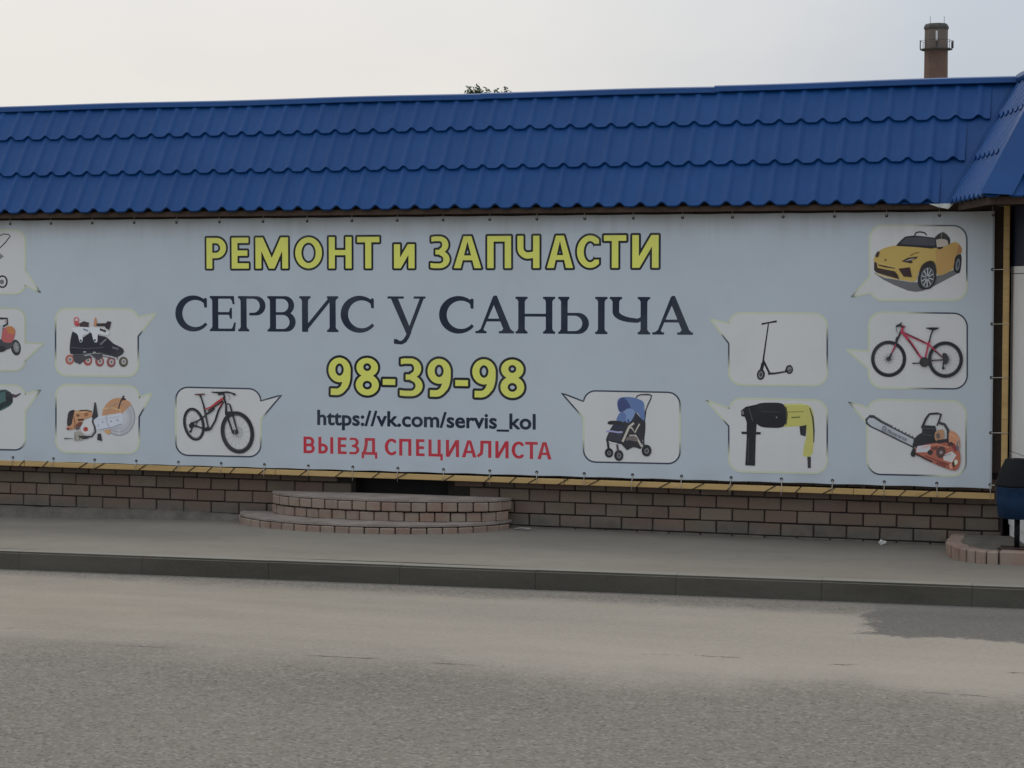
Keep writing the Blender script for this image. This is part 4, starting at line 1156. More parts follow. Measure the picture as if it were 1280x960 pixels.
p.line(pk([(855, 250), (830, 310), (815, 380)]), [1.9, 1.7, 1.9], BK); p.poly(pk([(778, 236), (840, 233), (915, 234), (900, 250), (865, 262), (845, 262), (790, 246)]), BK)
p.smooth(pk([(482, 215), (520, 195), (545, 180), (538, 205), (570, 225), (548, 240), (515, 225), (488, 235)]), BK); p.line(pk([(487, 225), (484, 255), (500, 290)]), .8, DG); p.line(pk([(535, 215), (575, 230)]), 2.0, (110, 28, 44))
p.ell(*pk([(765, 580)])[0], 6.0, 6.2, (44, 40, 40)); p.line(pk([(760, 585), (690, 592), (645, 592)]), [1.8, 1.5, 1.8], BK)
p.smooth(pk([(945, 500), (985, 495), (1010, 550), (985, 600), (960, 590)]), (48, 44, 48)); p.line(pk([(958, 580), (952, 640)]), 1.8, BK); p.ell(*pk([(955, 640)])[0], 1.9, 1.7, BK)
p.build('bicycle_picture', par)
# kick scooter
p, par = pic('scooter')
def sc(q): return [(870 + a / 7.11, 370 + b / 7.11) for a, b in q]
p.line(sc([(583, 250), (650, 236), (718, 225)]), [2.4, 1.8, 2.6], BK); p.line(sc([(645, 240), (625, 380), (605, 520), (595, 600)]), [1.5, 1.7, 2.0, 2.4], BK)
p.line(sc([(600, 575), (655, 690)]), 2.6, BK); p.line(sc([(596, 595), (575, 680)]), 4.0, BK); p.line(sc([(640, 690), (700, 688), (810, 670)]), [3.2, 2.4, 2.0], (42, 42, 46))
p.ell(*sc([(577, 698)])[0], 5.0, 6.8, (34, 34, 38), R(8)); p.ell(*sc([(575, 700)])[0], 3.0, 4.4, (96, 96, 98), R(8)); p.ell(*sc([(576, 699)])[0], 1.6, 2.2, (48, 48, 50))
p.ell(*sc([(830, 653)])[0], 4.6, 5.6, (34, 34, 38)); p.ell(*sc([(832, 652)])[0], 2.9, 3.6, (100, 100, 102)); p.line(sc([(795, 665), (815, 625), (845, 618)]), 1.8, BK); p.line(sc([(805, 668), (850, 655)]), 1.0, BK)
p.build('scooter_picture', par)
# rotary hammer
p, par = pic('hammer')
def hm(q): return [(690 + a / 3.368, 470 + b / 3.371) for a, b in q]
HY = (158, 152, 68)
p.poly(hm([(975, 118), (1050, 116), (1088, 128), (1100, 150), (1106, 200), (1102, 280), (1098, 325), (1082, 345), (1056, 335), (1060, 300), (1072, 250), (1070, 208), (1030, 212), (975, 215)]), HY)
p.line(hm([(1085, 135), (1098, 175), (1103, 230), (1102, 280)]), [1.2, 2.0, 2.0, 1.2], (44, 48, 40)); p.line(hm([(985, 152), (1060, 150)]), .8, (96, 92, 40)); p.line(hm([(985, 122), (1075, 121)]), 1.0, (205, 198, 95)); p.line(hm([(1008, 175), (1045, 173)]), 1.6, (90, 88, 50))
p.poly(hm([(1042, 212), (1072, 206), (1068, 255), (1046, 248)]), BK); p.poly(hm([(1075, 340), (1090, 340), (1090, 388), (1077, 388)]), BK)
p.smooth(hm([(862, 120), (925, 112), (975, 120), (986, 165), (975, 212), (920, 218), (870, 208), (850, 165)]), BK); p.line(hm([(985, 130), (990, 165), (985, 205)]), 1.6, (60, 60, 40))
p.poly(hm([(796, 146), (815, 130), (870, 118), (880, 180), (862, 205), (822, 200), (812, 172), (797, 168)]), BK); p.ell(*hm([(803, 155)])[0], 1.6, 2.6, (96, 92, 92)); p.line(hm([(830, 135), (845, 190)]), 1.0, (66, 66, 70))
p.poly(hm([(820, 190), (862, 198), (858, 262), (855, 378), (814, 376), (820, 262)]), BK); p.poly(hm([(797, 234), (880, 236), (878, 246), (800, 244)]), BK); p.line(hm([(828, 262), (826, 365)]), .8, (60, 60, 64)); p.ell(*hm([(946, 174)])[0], .8, .8, (130, 130, 128)); p.line(hm([(880, 150), (965, 152)]), .7, (58, 58, 62))
p.build('rotary_hammer_picture', par)
# pushchair
p, par = pic('pushchair')
def pc(q): return [(740 + a / 9.14, 480 + b / 9.14) for a, b in q]
BL, BLd, BLl = (74, 96, 138), (44, 56, 98), (96, 120, 158)
p.line(pc([(500, 165), (520, 135), (560, 122), (640, 120), (680, 130), (672, 170), (645, 225), (615, 300)]), [1.4, 1.8, 1.8, 2.2, 2.2, 1.8, 1.8, 1.6], DG); p.line(pc([(615, 300), (600, 420), (590, 700)]), 1.8, BK)
p.smooth(pc([(300, 440), (470, 400), (600, 400), (605, 580), (580, 640), (560, 740), (480, 720), (400, 750), (340, 690), (170, 660), (190, 560), (240, 470)]), (36, 36, 42))
p.smooth(pc([(290, 200), (330, 155), (440, 150), (540, 175), (592, 215), (600, 300), (600, 410), (570, 400), (520, 330), (480, 320), (420, 290), (330, 320), (300, 290)]), BL)
p.smooth(pc([(295, 220), (330, 165), (380, 165), (440, 260), (400, 295), (330, 320), (305, 285)]), BLd); p.smooth(pc([(380, 300), (430, 280), (490, 310), (480, 370), (440, 430), (400, 440), (370, 380)]), BLl); p.smooth(pc([(310, 340), (360, 315), (390, 370), (370, 430), (280, 430)]), BL)
p.poly(pc([(480, 370), (500, 320), (575, 410), (490, 430), (440, 440)]), (30, 32, 44)); p.poly(pc([(400, 410), (420, 400), (430, 440), (410, 440)]), BLd)
p.smooth(pc([(178, 440), (220, 420), (330, 425), (340, 450), (240, 462), (195, 460)]), BK); p.poly(pc([(240, 465), (330, 460), (380, 500), (350, 530), (225, 525)]), (34, 36, 52)); p.line(pc([(165, 540), (230, 540), (300, 552), (350, 548)]), 2.2, (128, 128, 160)); p.poly(pc([(200, 565), (350, 560), (330, 660), (180, 640)]), (46, 46, 54))
SL_ = (158, 150, 138)
p.line(pc([(350, 660), (395, 560), (425, 490), (480, 445)]), 2.8, SL_); p.line(pc([(420, 490), (460, 505), (490, 555), (545, 455)]), 1.8, SL_); p.line(pc([(430, 590), (500, 590), (540, 660), (570, 715)]), 2.4, SL_); p.smooth(pc([(400, 610), (470, 590), (520, 620), (510, 660), (400, 650)]), (92, 82, 80)); p.line(pc([(190, 655), (230, 672), (285, 680)]), 1.6, (170, 168, 168))
p.poly(pc([(340, 690), (420, 640), (520, 660), (560, 735), (470, 720), (400, 755)]), (30, 30, 34))
for cx, cy, rx, ry in ((196, 785, 48, 54), (308, 815, 52, 62), (625, 760, 56, 66)):
    x_, y_ = pc([(cx, cy)])[0]; p.ell(x_, y_, rx / 9.14, ry / 9.14, BK); p.ell(x_ + .3, y_ + .4, rx / 9.14 * .5, ry / 9.14 * .5, (92, 92, 94)); p.ell(x_ + .2, y_ + .3, rx / 9.14 * .2, ry / 9.14 * .22, BK)
p.line(pc([(180, 650), (195, 760)]), 2.6, BK); p.line(pc([(290, 690), (300, 790)]), 2.4, (64, 50, 56)); p.line(pc([(585, 660), (610, 740)]), 2.0, BK)
p.build('pushchair_picture', par)
# toy sports car
p, par = pic('car')
def ca_(q): return [(1080 + a / 9.48, 280 + b / 9.48) for a, b in q]
CY, CYd, CYl = (158, 132, 58), (134, 104, 48), (176, 150, 82)
p.poly(ca_([(130, 590), (250, 640), (560, 690), (700, 690), (850, 620), (1080, 540), (1140, 570), (1010, 640), (840, 730), (690, 795), (620, 805), (520, 790), (350, 720), (230, 660)]), (84, 84, 86))
p.smooth(ca_([(1085, 380), (1140, 350), (1158, 420), (1140, 560), (1105, 585), (1062, 545), (1060, 460)]), BK); p.ell(*ca_([(1112, 480)])[0], 2.6, 7.6, (92, 96, 100), R(8)); p.ell(*ca_([(1114, 480)])[0], 1.2, 4.0, (50, 50, 54), R(8))
p.smooth(ca_([(115, 420), (150, 350), (230, 290), (380, 255), (500, 265), (800, 285), (950, 270), (1060, 215), (1120, 230), (1158, 285), (1155, 345), (1095, 375), (1055, 470), (1050, 540), (880, 610), (850, 480), (790, 440), (700, 480), (640, 590), (610, 680), (500, 672), (430, 660), (300, 625), (150, 570), (125, 480)]), CY, 4)
p.smooth(ca_([(860, 290), (960, 275), (1060, 225), (1150, 280), (1140, 345), (1085, 375), (1045, 530), (880, 600), (855, 470)]), (154, 118, 56), 4)
p.poly(ca_([(1120, 240), (1158, 285), (1155, 340), (1090, 365), (1110, 300)]), (142, 98, 56))
p.poly(ca_([(380, 255), (440, 190), (490, 148), (600, 135), (700, 145), (850, 165), (865, 280), (800, 292), (600, 272), (400, 262)]), (34, 32, 36)); p.poly(ca_([(430, 235), (505, 160), (690, 155), (840, 180), (845, 255), (600, 250)]), (58, 58, 64))
p.line(ca_([(600, 140), (615, 105), (660, 92), (720, 105), (745, 135)]), [1.6, 1.8, 1.8, 1.8, 1.4], (36, 36, 40)); p.smooth(ca_([(840, 160), (890, 115), (945, 98), (1000, 145), (1022, 190), (1015, 240), (990, 235), (985, 195), (900, 175), (865, 185)]), (38, 36, 38)); p.smooth(ca_([(865, 195), (930, 178), (985, 195), (995, 240), (940, 265), (870, 265)]), (150, 140, 126)); p.poly(ca_([(860, 275), (940, 270), (935, 285), (895, 300), (870, 292)]), (40, 30, 28))
p.line(ca_([(920, 110), (915, 175)]), .8, (110, 104, 92))
p.line(ca_([(125, 440), (300, 500), (400, 520)]), .9, CYl); p.poly(ca_([(165, 478), (250, 495), (370, 518), (365, 528), (240, 512), (175, 492)]), (66, 46, 28)); p.poly(ca_([(122, 450), (150, 455), (160, 520), (365, 560), (400, 600), (420, 655), (300, 620), (150, 575), (120, 545)]), (46, 32, 28)); p.poly(ca_([(125, 575), (150, 585), (148, 592), (126, 588)]), (120, 120, 120)); p.line(ca_([(150, 590), (300, 635), (400, 655)]), 1.0, CYl)
p.poly(ca_([(410, 530), (545, 512), (570, 630), (470, 622)]), (48, 30, 30)); p.poly(ca_([(445, 440), (520, 400), (640, 385), (620, 410), (560, 430), (580, 455), (550, 465)]), (50, 36, 34)); p.poly(ca_([(480, 440), (560, 412), (610, 405), (545, 430)]), (150, 144, 136)); p.line(ca_([(545, 375), (600, 345), (655, 335)]), 1.0, (110, 80, 36)); p.smooth(ca_([(135, 370), (165, 325), (185, 335), (170, 385), (145, 392)]), (58, 44, 36)); p.ell(*ca_([(255, 425)])[0], 1.2, 1.2, (90, 66, 30))
p.smooth(ca_([(640, 640), (680, 500), (760, 440), (830, 450), (858, 560), (845, 680), (790, 760), (690, 770), (645, 720)]), (34, 32, 34)); p.ell(*ca_([(752, 635)])[0], 8.2, 12.6, (104, 108, 112), R(10)); p.ell(*ca_([(755, 635)])[0], 7.2, 11.4, (52, 54, 58), R(10)); spokes(p, *ca_([(752, 635)])[0], 7.4, 11.6, 10, (150, 152, 154), R(10), 1.2); p.ell(*ca_([(752, 635)])[0], 1.8, 2.4, (70, 72, 76)); p.line(ca_([(640, 640), (700, 490), (790, 440), (850, 490)]), 1.0, (60, 44, 24))
p.build('toy_car_picture', par)
# chainsaw
p, par = pic('saw')
def cs_(q): return [(1040 + a / 5.333, 430 + b / 5.333) for a, b in q]
OR, ORd = (146, 76, 56), (112, 50, 42)
bar = [(560, 630), (400, 550), (330, 515), (280, 482), (245, 480), (222, 500), (225, 530), (250, 552), (330, 590), (450, 650), (545, 695)]
p.poly(cs_(bar), (54, 56, 60)); p.poly(cs_([(552, 640), (400, 562), (325, 525), (278, 494), (248, 492), (236, 508), (240, 526), (262, 546), (335, 580), (452, 638), (540, 680)]), (150, 152, 156))
for a, b in zip(bar[:4], bar[1:5]):
    for k in range(7):
        t = k / 7; x_, y_ = a[0] + (b[0] - a[0]) * t, a[1] + (b[1] - a[1]) * t; p.ell(*cs_([(x_, y_ - 4)])[0], .8, .8, (54, 56, 60), 0, 8)
p.smooth(cs_([(545, 640), (600, 590), (680, 575), (700, 640), (740, 655), (600, 680), (560, 690)]), BK)
p.line(cs_([(600, 560), (625, 500), (650, 466), (700, 462), (728, 468), (715, 510), (700, 545)]), [3.2, 2.8, 2.6, 2.6, 2.8, 2.2, 1.8], BK); p.poly(cs_([(602, 540), (690, 545), (700, 600), (680, 640), (600, 620)]), BK)
p.line(cs_([(715, 525), (750, 535), (775, 575), (775, 640), (755, 720)]), 3.4, (40, 40, 46))
p.smooth(cs_([(690, 585), (740, 570), (750, 610), (735, 650), (690, 640)]), (150, 110, 80)); p.smooth(cs_([(785, 580), (830, 595), (852, 640), (850, 700), (800, 700), (780, 650)]), (170, 112, 78))
p.smooth(cs_([(550, 700), (620, 670), (760, 655), (840, 690), (858, 770), (840, 830), (800, 840), (690, 800), (600, 755), (550, 735)]), OR, 4)
p.poly(cs_([(570, 680), (660, 670), (650, 720), (560, 722)]), (164, 160, 164)); p.poly(cs_([(740, 740), (800, 715), (830, 740), (800, 790), (745, 775)]), (168, 162, 160)); p.ell(*cs_([(655, 722)])[0], 3.4, 3.2, (44, 36, 36)); p.smooth(cs_([(700, 700), (740, 680), (760, 720), (730, 760), (700, 745)]), (72, 48, 46)); p.poly(cs_([(690, 785), (760, 795), (760, 825), (700, 805)]), ORd); p.poly(cs_([(790, 670), (815, 660), (840, 700), (820, 720)]), (112, 42, 40)); p.ell(*cs_([(826, 788)])[0], 2.4, 3.4, (190, 176, 150), R(20)); p.poly(cs_([(835, 640), (850, 650), (845, 720), (830, 690)]), (80, 84, 104)); p.line(cs_([(560, 730), (620, 762), (670, 785)]), 2.2, (66, 34, 32)); p.smooth(cs_([(525, 735), (545, 690), (560, 720), (548, 752)]), BK); p.line(cs_([(545, 660), (545, 745)]), 2.4, BK); p.poly(cs_([(800, 790), (815, 780), (820, 820), (800, 815)]), (70, 44, 36))
p.line(cs_([(600, 690), (700, 668), (780, 690)]), .8, (196, 130, 104)); p.line(cs_([(620, 745), (700, 775), (790, 808)]), .9, (84, 40, 36)); p.poly(cs_([(665, 690), (700, 682), (704, 700), (668, 708)]), (92, 50, 44)); p.poly(cs_([(770, 660), (800, 650), (812, 668), (782, 682)]), (60, 40, 40))
p.ell(*cs_([(728, 722)])[0], 2.2, 2.2, (120, 112, 112)); p.line(cs_([(745, 745), (795, 730)]), .7, (110, 104, 104)); p.poly(cs_([(695, 600), (715, 590), (722, 622), (700, 630)]), (88, 74, 70)); p.line(cs_([(790, 600), (835, 625), (846, 680)]), .8, (206, 150, 116)); p.poly(cs_([(700, 640), (770, 630), (776, 652), (706, 662)]), (44, 40, 44)); p.line(cs_([(612, 560), (690, 566)]), .6, (78, 80, 86)); p.line(cs_([(606, 600), (670, 612)]), .6, (70, 72, 78)); p.poly(cs_([(780, 800), (800, 792), (806, 830), (788, 832)]), (186, 120, 96))
# maker's name along the bar
def bar_text(p, s, a, b, size, w, c):
    strokes = {'H': [[(0, 0), (0, 1)], [(.6, 0), (.6, 1)], [(0, .5), (.6, .5)]], 'u': [[(0, .6), (0, .1), (.3, 0), (.5, .15)], [(.5, .6), (.5, 0)]], 's': [[(.5, .55), (.1, .55), (.1, .35), (.5, .25), (.45, .02), (0, .05)]],
               'q': [[(.5, .6), (.1, .55), (.1, .05), (.5, .05)], [(.5, .6), (.5, -.35)]], 'v': [[(0, .6), (.27, 0), (.55, .6)]], 'a': [[(.05, .55), (.5, .55), (.5, 0)], [(.5, .3), (.08, .28), (.08, .04), (.5, .06)]], 'r': [[(0, 0), (0, .6)], [(0, .4), (.35, .58)]], 'n': [[(0, 0), (0, .6)], [(0, .45), (.3, .6), (.5, .45), (.5, 0)]]}
    a, b = np.array(a, float), np.array(b, float); d = (b - a) / np.hypot(*(b - a)); nn = np.array([d[1], -d[0]]); n = len(s); adv = np.hypot(*(b - a)) / n
    for i, ch in enumerate(s):
        for st in strokes[ch]:
            p.line([tuple(a + d * (i * adv + q[0] * adv * 1.25) + nn * q[1] * size) for q in st], w, c)
q0, q1 = cs_([(372, 588)])[0], cs_([(497, 646)])[0]
bar_text(p, 'Husqvarna', q0, q1, 4.6, .9, (92, 94, 100))
ex, ey = cs_([(350, 568)])[0]; p.ring(ex, ey, 2.6, 2.9, .8, (92, 94, 100)); p.line([(ex - 1.2, ey - 1.2), (ex - 1.0, ey + 1.4)], .7, (92, 94, 100)); p.line([(ex + 1.1, ey - 1.0), (ex + 1.3, ey + 1.6)], .7, (92, 94, 100)); p.line([(ex - 1.1, ey + .1), (ex + 1.2, ey + .3)], .7, (92, 94, 100)); p.line([(ex - 2.0, ey - 3.4), (ex, ey - 4.4), (ex + 2.0, ey - 3.2)], .9, (92, 94, 100))
p.build('chainsaw_picture', par)
# inline skates
p, par = pic('skate')
def sk(q): return [(60 + a / 8.73, 370 + b / 8.73) for a, b in q]
for cx, cy, c in ((238, 695, (150, 84, 70)), (435, 705, (140, 66, 62)), (565, 715, (128, 66, 66)), (690, 722, (120, 66, 66)), (825, 718, (70, 68, 52))):
    x_, y_ = sk([(cx, cy)])[0]; p.ell(x_, y_, 5.6, 6.4, c); p.ell(x_ + .5, y_ - .3, 3.0, 3.5, (150, 142, 140)); p.ell(x_ + .5, y_ - .3, 1.2, 1.4, (90, 80, 78))
p.poly(sk([(270, 640), (620, 625), (760, 660), (770, 690), (700, 680), (600, 660), (560, 700), (480, 670), (420, 690), (350, 745), (290, 720)]), (62, 60, 64)); p.line(sk([(600, 645), (700, 665), (760, 685)]), 1.6, (150, 148, 150)); p.line(sk([(400, 650), (460, 640), (520, 690)]), 1.4, (140, 138, 142))
p.smooth(sk([(240, 560), (250, 470), (275, 385), (330, 380), (340, 470), (420, 430), (470, 400), (560, 430), (640, 450), (720, 520), (815, 570), (825, 620), (760, 662), (680, 640), (560, 620), (280, 635), (245, 610)]), (38, 38, 46), 4)
p.smooth(sk([(275, 345), (440, 340), (445, 410), (385, 430), (380, 490), (350, 500), (325, 420), (278, 385)]), (172, 174, 180)); p.smooth(sk([(460, 345), (560, 345), (665, 390), (650, 430), (560, 415), (545, 440), (540, 500), (505, 495), (480, 410), (462, 390)]), (172, 174, 182))
p.smooth(sk([(290, 280), (330, 275), (345, 325), (300, 325)]), (150, 60, 62)); p.ring(*sk([(312, 262)])[0], 2.8, 3.4, 1.2, (176, 76, 80)); p.poly(sk([(345, 300), (395, 275), (450, 290), (445, 340), (350, 335)]), (60, 46, 50)); p.poly(sk([(500, 330), (515, 230), (530, 240), (540, 300), (535, 330)]), (160, 110, 76)); p.poly(sk([(530, 300), (640, 295), (650, 275), (695, 280), (672, 370), (640, 355), (620, 330), (535, 328)]), (46, 40, 42)); p.poly(sk([(570, 350), (640, 375), (632, 398), (568, 375)]), (60, 50, 52)); p.ell(*sk([(362, 485)])[0], 1.3, 1.3, BK); p.ell(*sk([(515, 483)])[0], 1.3, 1.3, BK); p.line(sk([(575, 530), (640, 470)]), 2.2, (96, 94, 100)); p.poly(sk([(700, 545), (780, 570), (770, 590), (710, 575)]), (84, 82, 90)); p.line(sk([(250, 560), (420, 575), (620, 560)]), .7, (80, 76, 84)); p.ell(*sk([(405, 610)])[0], 2.0, .9, (140, 140, 144)); p.ell(*sk([(512, 615)])[0], 2.0, .9, (140, 140, 144)); p.line(sk([(390, 360), (440, 380)]), 1.6, (90, 96, 116))
p.build('inline_skates_picture', par)
# cut-off saw
p, par = pic('cutter')
def cu(q): return [(60 + a / 8.73, 470 + b / 8.73) for a, b in q]
CO, COd = (164, 116, 78), (150, 92, 60)
x_, y_ = cu([(775, 450)])[0]; p.ell(x_, y_, 20.4, 23.4, (118, 116, 120)); p.ell(x_, y_, 19.2, 22.2, (150, 149, 152)); p.ell(x_, y_, 11, 12.5, (160, 158, 160)); p.line(cu([(775, 590), (780, 640)]), 3.4, (164, 162, 164))
T_ = [R(a) for a in range(182, 322, 8)]
p.poly([(x_ + 21.2 * math.cos(t), y_ + 24.4 * math.sin(t)) for t in T_] + cu([(860, 360), (810, 410), (600, 440), (580, 430)]), CO); p.line(cu([(590, 360), (700, 345), (800, 375)]), 1.2, (202, 146, 98)); p.line(cu([(770, 360), (790, 290), (830, 215)]), [1.6, 1.8, 2.4], (46, 36, 32)); p.ell(*cu([(828, 252)])[0], 2.6, 1.5, (46, 36, 32))
p.poly(cu([(470, 450), (620, 430), (800, 400), (825, 440), (820, 530), (700, 580), (560, 600), (520, 580)]), (166, 168, 176)); p.ell(*cu([(690, 495)])[0], 1.1, .9, (110, 110, 130)); p.line(cu([(550, 520), (550, 560)]), 1.2, (136, 138, 146)); p.poly(cu([(610, 590), (680, 580), (690, 620), (660, 640), (630, 620)]), (168, 128, 84))
p.poly(cu([(210, 540), (225, 410), (255, 375), (480, 380), (490, 440), (400, 470), (350, 540), (280, 585), (215, 580)]), CO); p.smooth(cu([(212, 535), (222, 410), (255, 375), (292, 378), (275, 450), (258, 530)]), (44, 38, 40)); p.line(cu([(345, 378), (420, 372), (480, 388)]), 1.4, (56, 44, 36)); p.poly(cu([(325, 470), (395, 465), (390, 485), (330, 490)]), (60, 44, 38)); p.smooth(cu([(305, 540), (350, 500), (380, 520), (330, 570)]), (100, 52, 44)); p.ell(*cu([(330, 430)])[0], 2.0, 1.6, (96, 66, 40)); p.smooth(cu([(200, 575), (230, 560), (270, 575), (230, 590)]), (150, 86, 64)); p.ell(*cu([(222, 577)])[0], 1.2, 1.2, (60, 34, 34))
p.smooth(cu([(380, 520), (420, 480), (490, 470), (500, 590), (450, 640), (380, 620), (360, 570)]), (170, 168, 166), 4); p.ell(*cu([(415, 580)])[0], 3.2, 3.0, (158, 66, 54)); p.ell(*cu([(415, 580)])[0], 1.4, 1.3, (110, 46, 40)); p.poly(cu([(290, 610), (360, 600), (390, 640), (380, 700), (290, 705)]), (134, 128, 118)); p.poly(cu([(335, 650), (420, 650), (450, 680), (390, 690), (340, 670)]), (58, 52, 54))
p.line(cu([(500, 440), (490, 500), (515, 560), (520, 610), (480, 660), (390, 665)]), 2.0, (46, 46, 50)); p.poly(cu([(510, 285), (525, 290), (545, 410), (550, 440), (510, 470), (480, 450), (495, 400)]), (48, 46, 50)); p.poly(cu([(545, 630), (580, 625), (595, 710), (540, 695)]), (42, 42, 46)); p.line(cu([(180, 682), (225, 680), (280, 684)]), [1.6, 1.2, .5], (66, 66, 72))
p.line(cu([(290, 400), (350, 396), (440, 400)]), .7, (206, 156, 112)); p.line(cu([(280, 440), (300, 520), (285, 570)]), .8, (110, 70, 48)); p.poly(cu([(400, 400), (440, 398), (436, 430), (404, 436)]), (130, 84, 54)); p.line(cu([(545, 470), (640, 455), (770, 432)]), .6, (196, 196, 200)); p.line(cu([(560, 585), (700, 560), (810, 520)]), .7, (112, 112, 120)); p.ell(*cu([(600, 500)])[0], .8, .8, (112, 112, 120)); p.ell(*cu([(760, 480)])[0], .9, .9, (112, 112, 120)); p.ring(x_, y_, 15.5, 18, .5, (134, 132, 136)); p.poly(cu([(300, 560), (345, 545), (350, 575), (310, 590)]), (84, 76, 74)); p.line(cu([(300, 640), (300, 700)]), .7, (96, 90, 84)); p.line(cu([(345, 640), (350, 700)]), .7, (96, 90, 84))
p.build('cutoff_saw_picture', par)
# the three pictures that run on past the left edge of the view
p, par = pic('pram')
p.line([(-8, 299), (4, 292.5), (11, 293), (13, 295), (7, 303), (-4, 314), (-16, 330)], 1.3, BK); p.poly([(-14, 322), (0, 316.5), (5, 320.5), (0, 324.5), (-2, 332), (-16, 336)], (104, 104, 104))
p.line([(-20, 330), (-2, 350), (2, 352)], 1.4, DG); p.ring(3.2, 352, 5.6, 7.0, 1.9, BK); p.ell(2.5, 352.4, 2.6, 3.0, (92, 92, 94)); p.ring(-38, 353, 6, 7, 1.9, BK); p.line([(-38, 352), (-20, 330), (-30, 312)], 1.4, DG)
p.smooth([(-58, 312), (-44, 300), (-24, 303), (-14, 318), (-18, 334), (-42, 336), (-56, 326)], (110, 112, 116)); p.build('pram_picture', par)
p, par = pic('quad')
p.ell(20, 434.5, 6.2, 10, BK, R(-8)); p.ell(20.6, 434, 3.8, 6.6, (96, 98, 100), R(-8)); spokes(p, 20.6, 434, 3.6, 6.2, 7, (140, 142, 144), R(-8), .7)
p.smooth([(-60, 420), (-40, 408), (-10, 405), (8, 412), (16, 424), (12, 436), (-20, 440), (-58, 440)], (52, 54, 60)); p.smooth([(4, 412), (12, 408), (19, 412), (18, 422), (14, 428), (3, 426)], (158, 72, 72)); p.smooth([(8, 409), (15, 408), (19, 413), (17, 418), (11, 416)], (160, 96, 40)); p.line([(-12, 397), (2, 398), (9, 398), (9.5, 405), (4, 408)], 2.4, BK); p.ell(7.5, 401.5, 1.3, 2.0, (150, 130, 134)); p.ell(-46, 438, 10, 11, BK); p.ell(-46, 438, 5, 5.6, (96, 98, 100)); p.ell(1, 436, 7, 4, BK); p.poly([(-22, 410), (-8, 402), (4, 408), (2, 424), (-18, 428)], (150, 152, 156))
p.build('quad_bike_picture', par)
p, par = pic('driver')
p.smooth([(-70, 520), (-62, 498), (-30, 488), (0, 487), (10, 488), (16, 497), (14, 506), (0, 514), (-20, 522), (-30, 545), (-52, 552)], (60, 86, 84), 4); p.poly([(7, 489), (13, 490), (16, 494), (16, 503), (9, 505), (7, 498)], (38, 40, 42)); p.poly([(15, 492), (20, 493.5), (26, 491), (26, 493), (20, 497), (16, 497)], (70, 56, 58)); p.poly([(-66, 530), (-40, 522), (-30, 545), (-52, 555)], BK); p.line([(-20, 493), (0, 490), (8, 488)], 1.6, (40, 48, 50)); p.poly([(0, 512), (14, 505), (10, 500), (-8, 508)], (36, 46, 46))
p.build('drill_picture', par)
rehang(ban)

# ------------------------------------------------------------------ round brick steps at the covered door
st = thing('round_brick_steps', 'two rounded brick steps with worn slab tops under the banner', 'steps', (-6.05, -0.3, 0.1))
def half_ellipse(cx, a, b, n):
    return [(cx - a * math.cos(math.pi * k / n), -0.06 - (b - 0.06) * math.sin(math.pi * k / n)) for k in range(n + 1)]
def arc_bricks(cx, a, b, z0, z1, wid, off):
    pts = half_ellipse(cx, a, b, 400); acc = [0]
    for p, q in zip(pts, pts[1:]): acc.append(acc[-1] + math.hypot(q[0] - p[0], q[1] - p[1]))
    def at(s):
        i = min(len(acc) - 2, max(0, np.searchsorted(acc, s) - 1)); t = (s - acc[i]) / (acc[i + 1] - acc[i])
        return Vector((pts[i][0] + (pts[i + 1][0] - pts[i][0]) * t, pts[i][1] + (pts[i + 1][1] - pts[i][1]) * t, 0))
    s = off
    while s + wid < acc[-1]:
        p, q = at(s + 0.005), at(s + wid - 0.005); x = (q - p).normalized(); n = Vector((-x.y, x.x, 0))
        jit = random.uniform(-.006, .006)
        m_ = Matrix((x, n, Vector((0, 0, 1)))).transposed().to_4x4(); m_.translation = p + n * jit
        bm = boxm(0, 0, z0 + random.uniform(0, .003), (q - p).length, 0.11, z1 - 0.006 - random.uniform(0, .004), 0.006, m_)
        obj('brick', bm, M['stepbrick'], st); s += wid
def half_slab(cx, a, b, z0, z1, mat, name):
    bm = bmesh.new(); P = half_ellipse(cx, a, b, 40); rr = random.Random(4)
    lo = [bm.verts.new((x, y, z0)) for x, y in P]; hi = [bm.verts.new((x, y, z1 + rr.uniform(-.004, .004))) for x, y in P]
    mid = bm.verts.new((cx, -0.06, z1 + .004))
    for i in range(40): bm.faces.new((lo[i], lo[i + 1], hi[i + 1], hi[i])); bm.faces.new((hi[i], hi[i + 1], mid))
    bm.faces.new((lo[0], hi[0], mid, hi[-1], lo[-1])); bm.faces.new(lo[::-1])
    bmesh.ops.recalc_face_normals(bm, faces=bm.faces[:])
    obj(name, bm, mat, st)
CXU, CXL = -6.02, -6.16
half_slab(CXL, 1.16, 0.70, 0.06, 0.19, M['mortar'], 'lower_core'); half_slab(CXL, 1.20, 0.745, 0.1905, 0.208, M['slab'], 'lower_tread')
arc_bricks(CXL, 1.21, 0.755, 0.09, 0.19, 0.128, 0.02)
half_slab(CXU, 1.02, 0.44, 0.205, 0.37, M['mortar'], 'upper_core'); half_slab(CXU, 1.06, 0.485, 0.3705, 0.388, M['slab'], 'upper_tread')
arc_bricks(CXU, 1.06, 0.48, 0.207, 0.289, 0.128, 0.07); arc_bricks(CXU, 1.065, 0.49, 0.291, 0.372, 0.128, 0.015)
rehang(st)

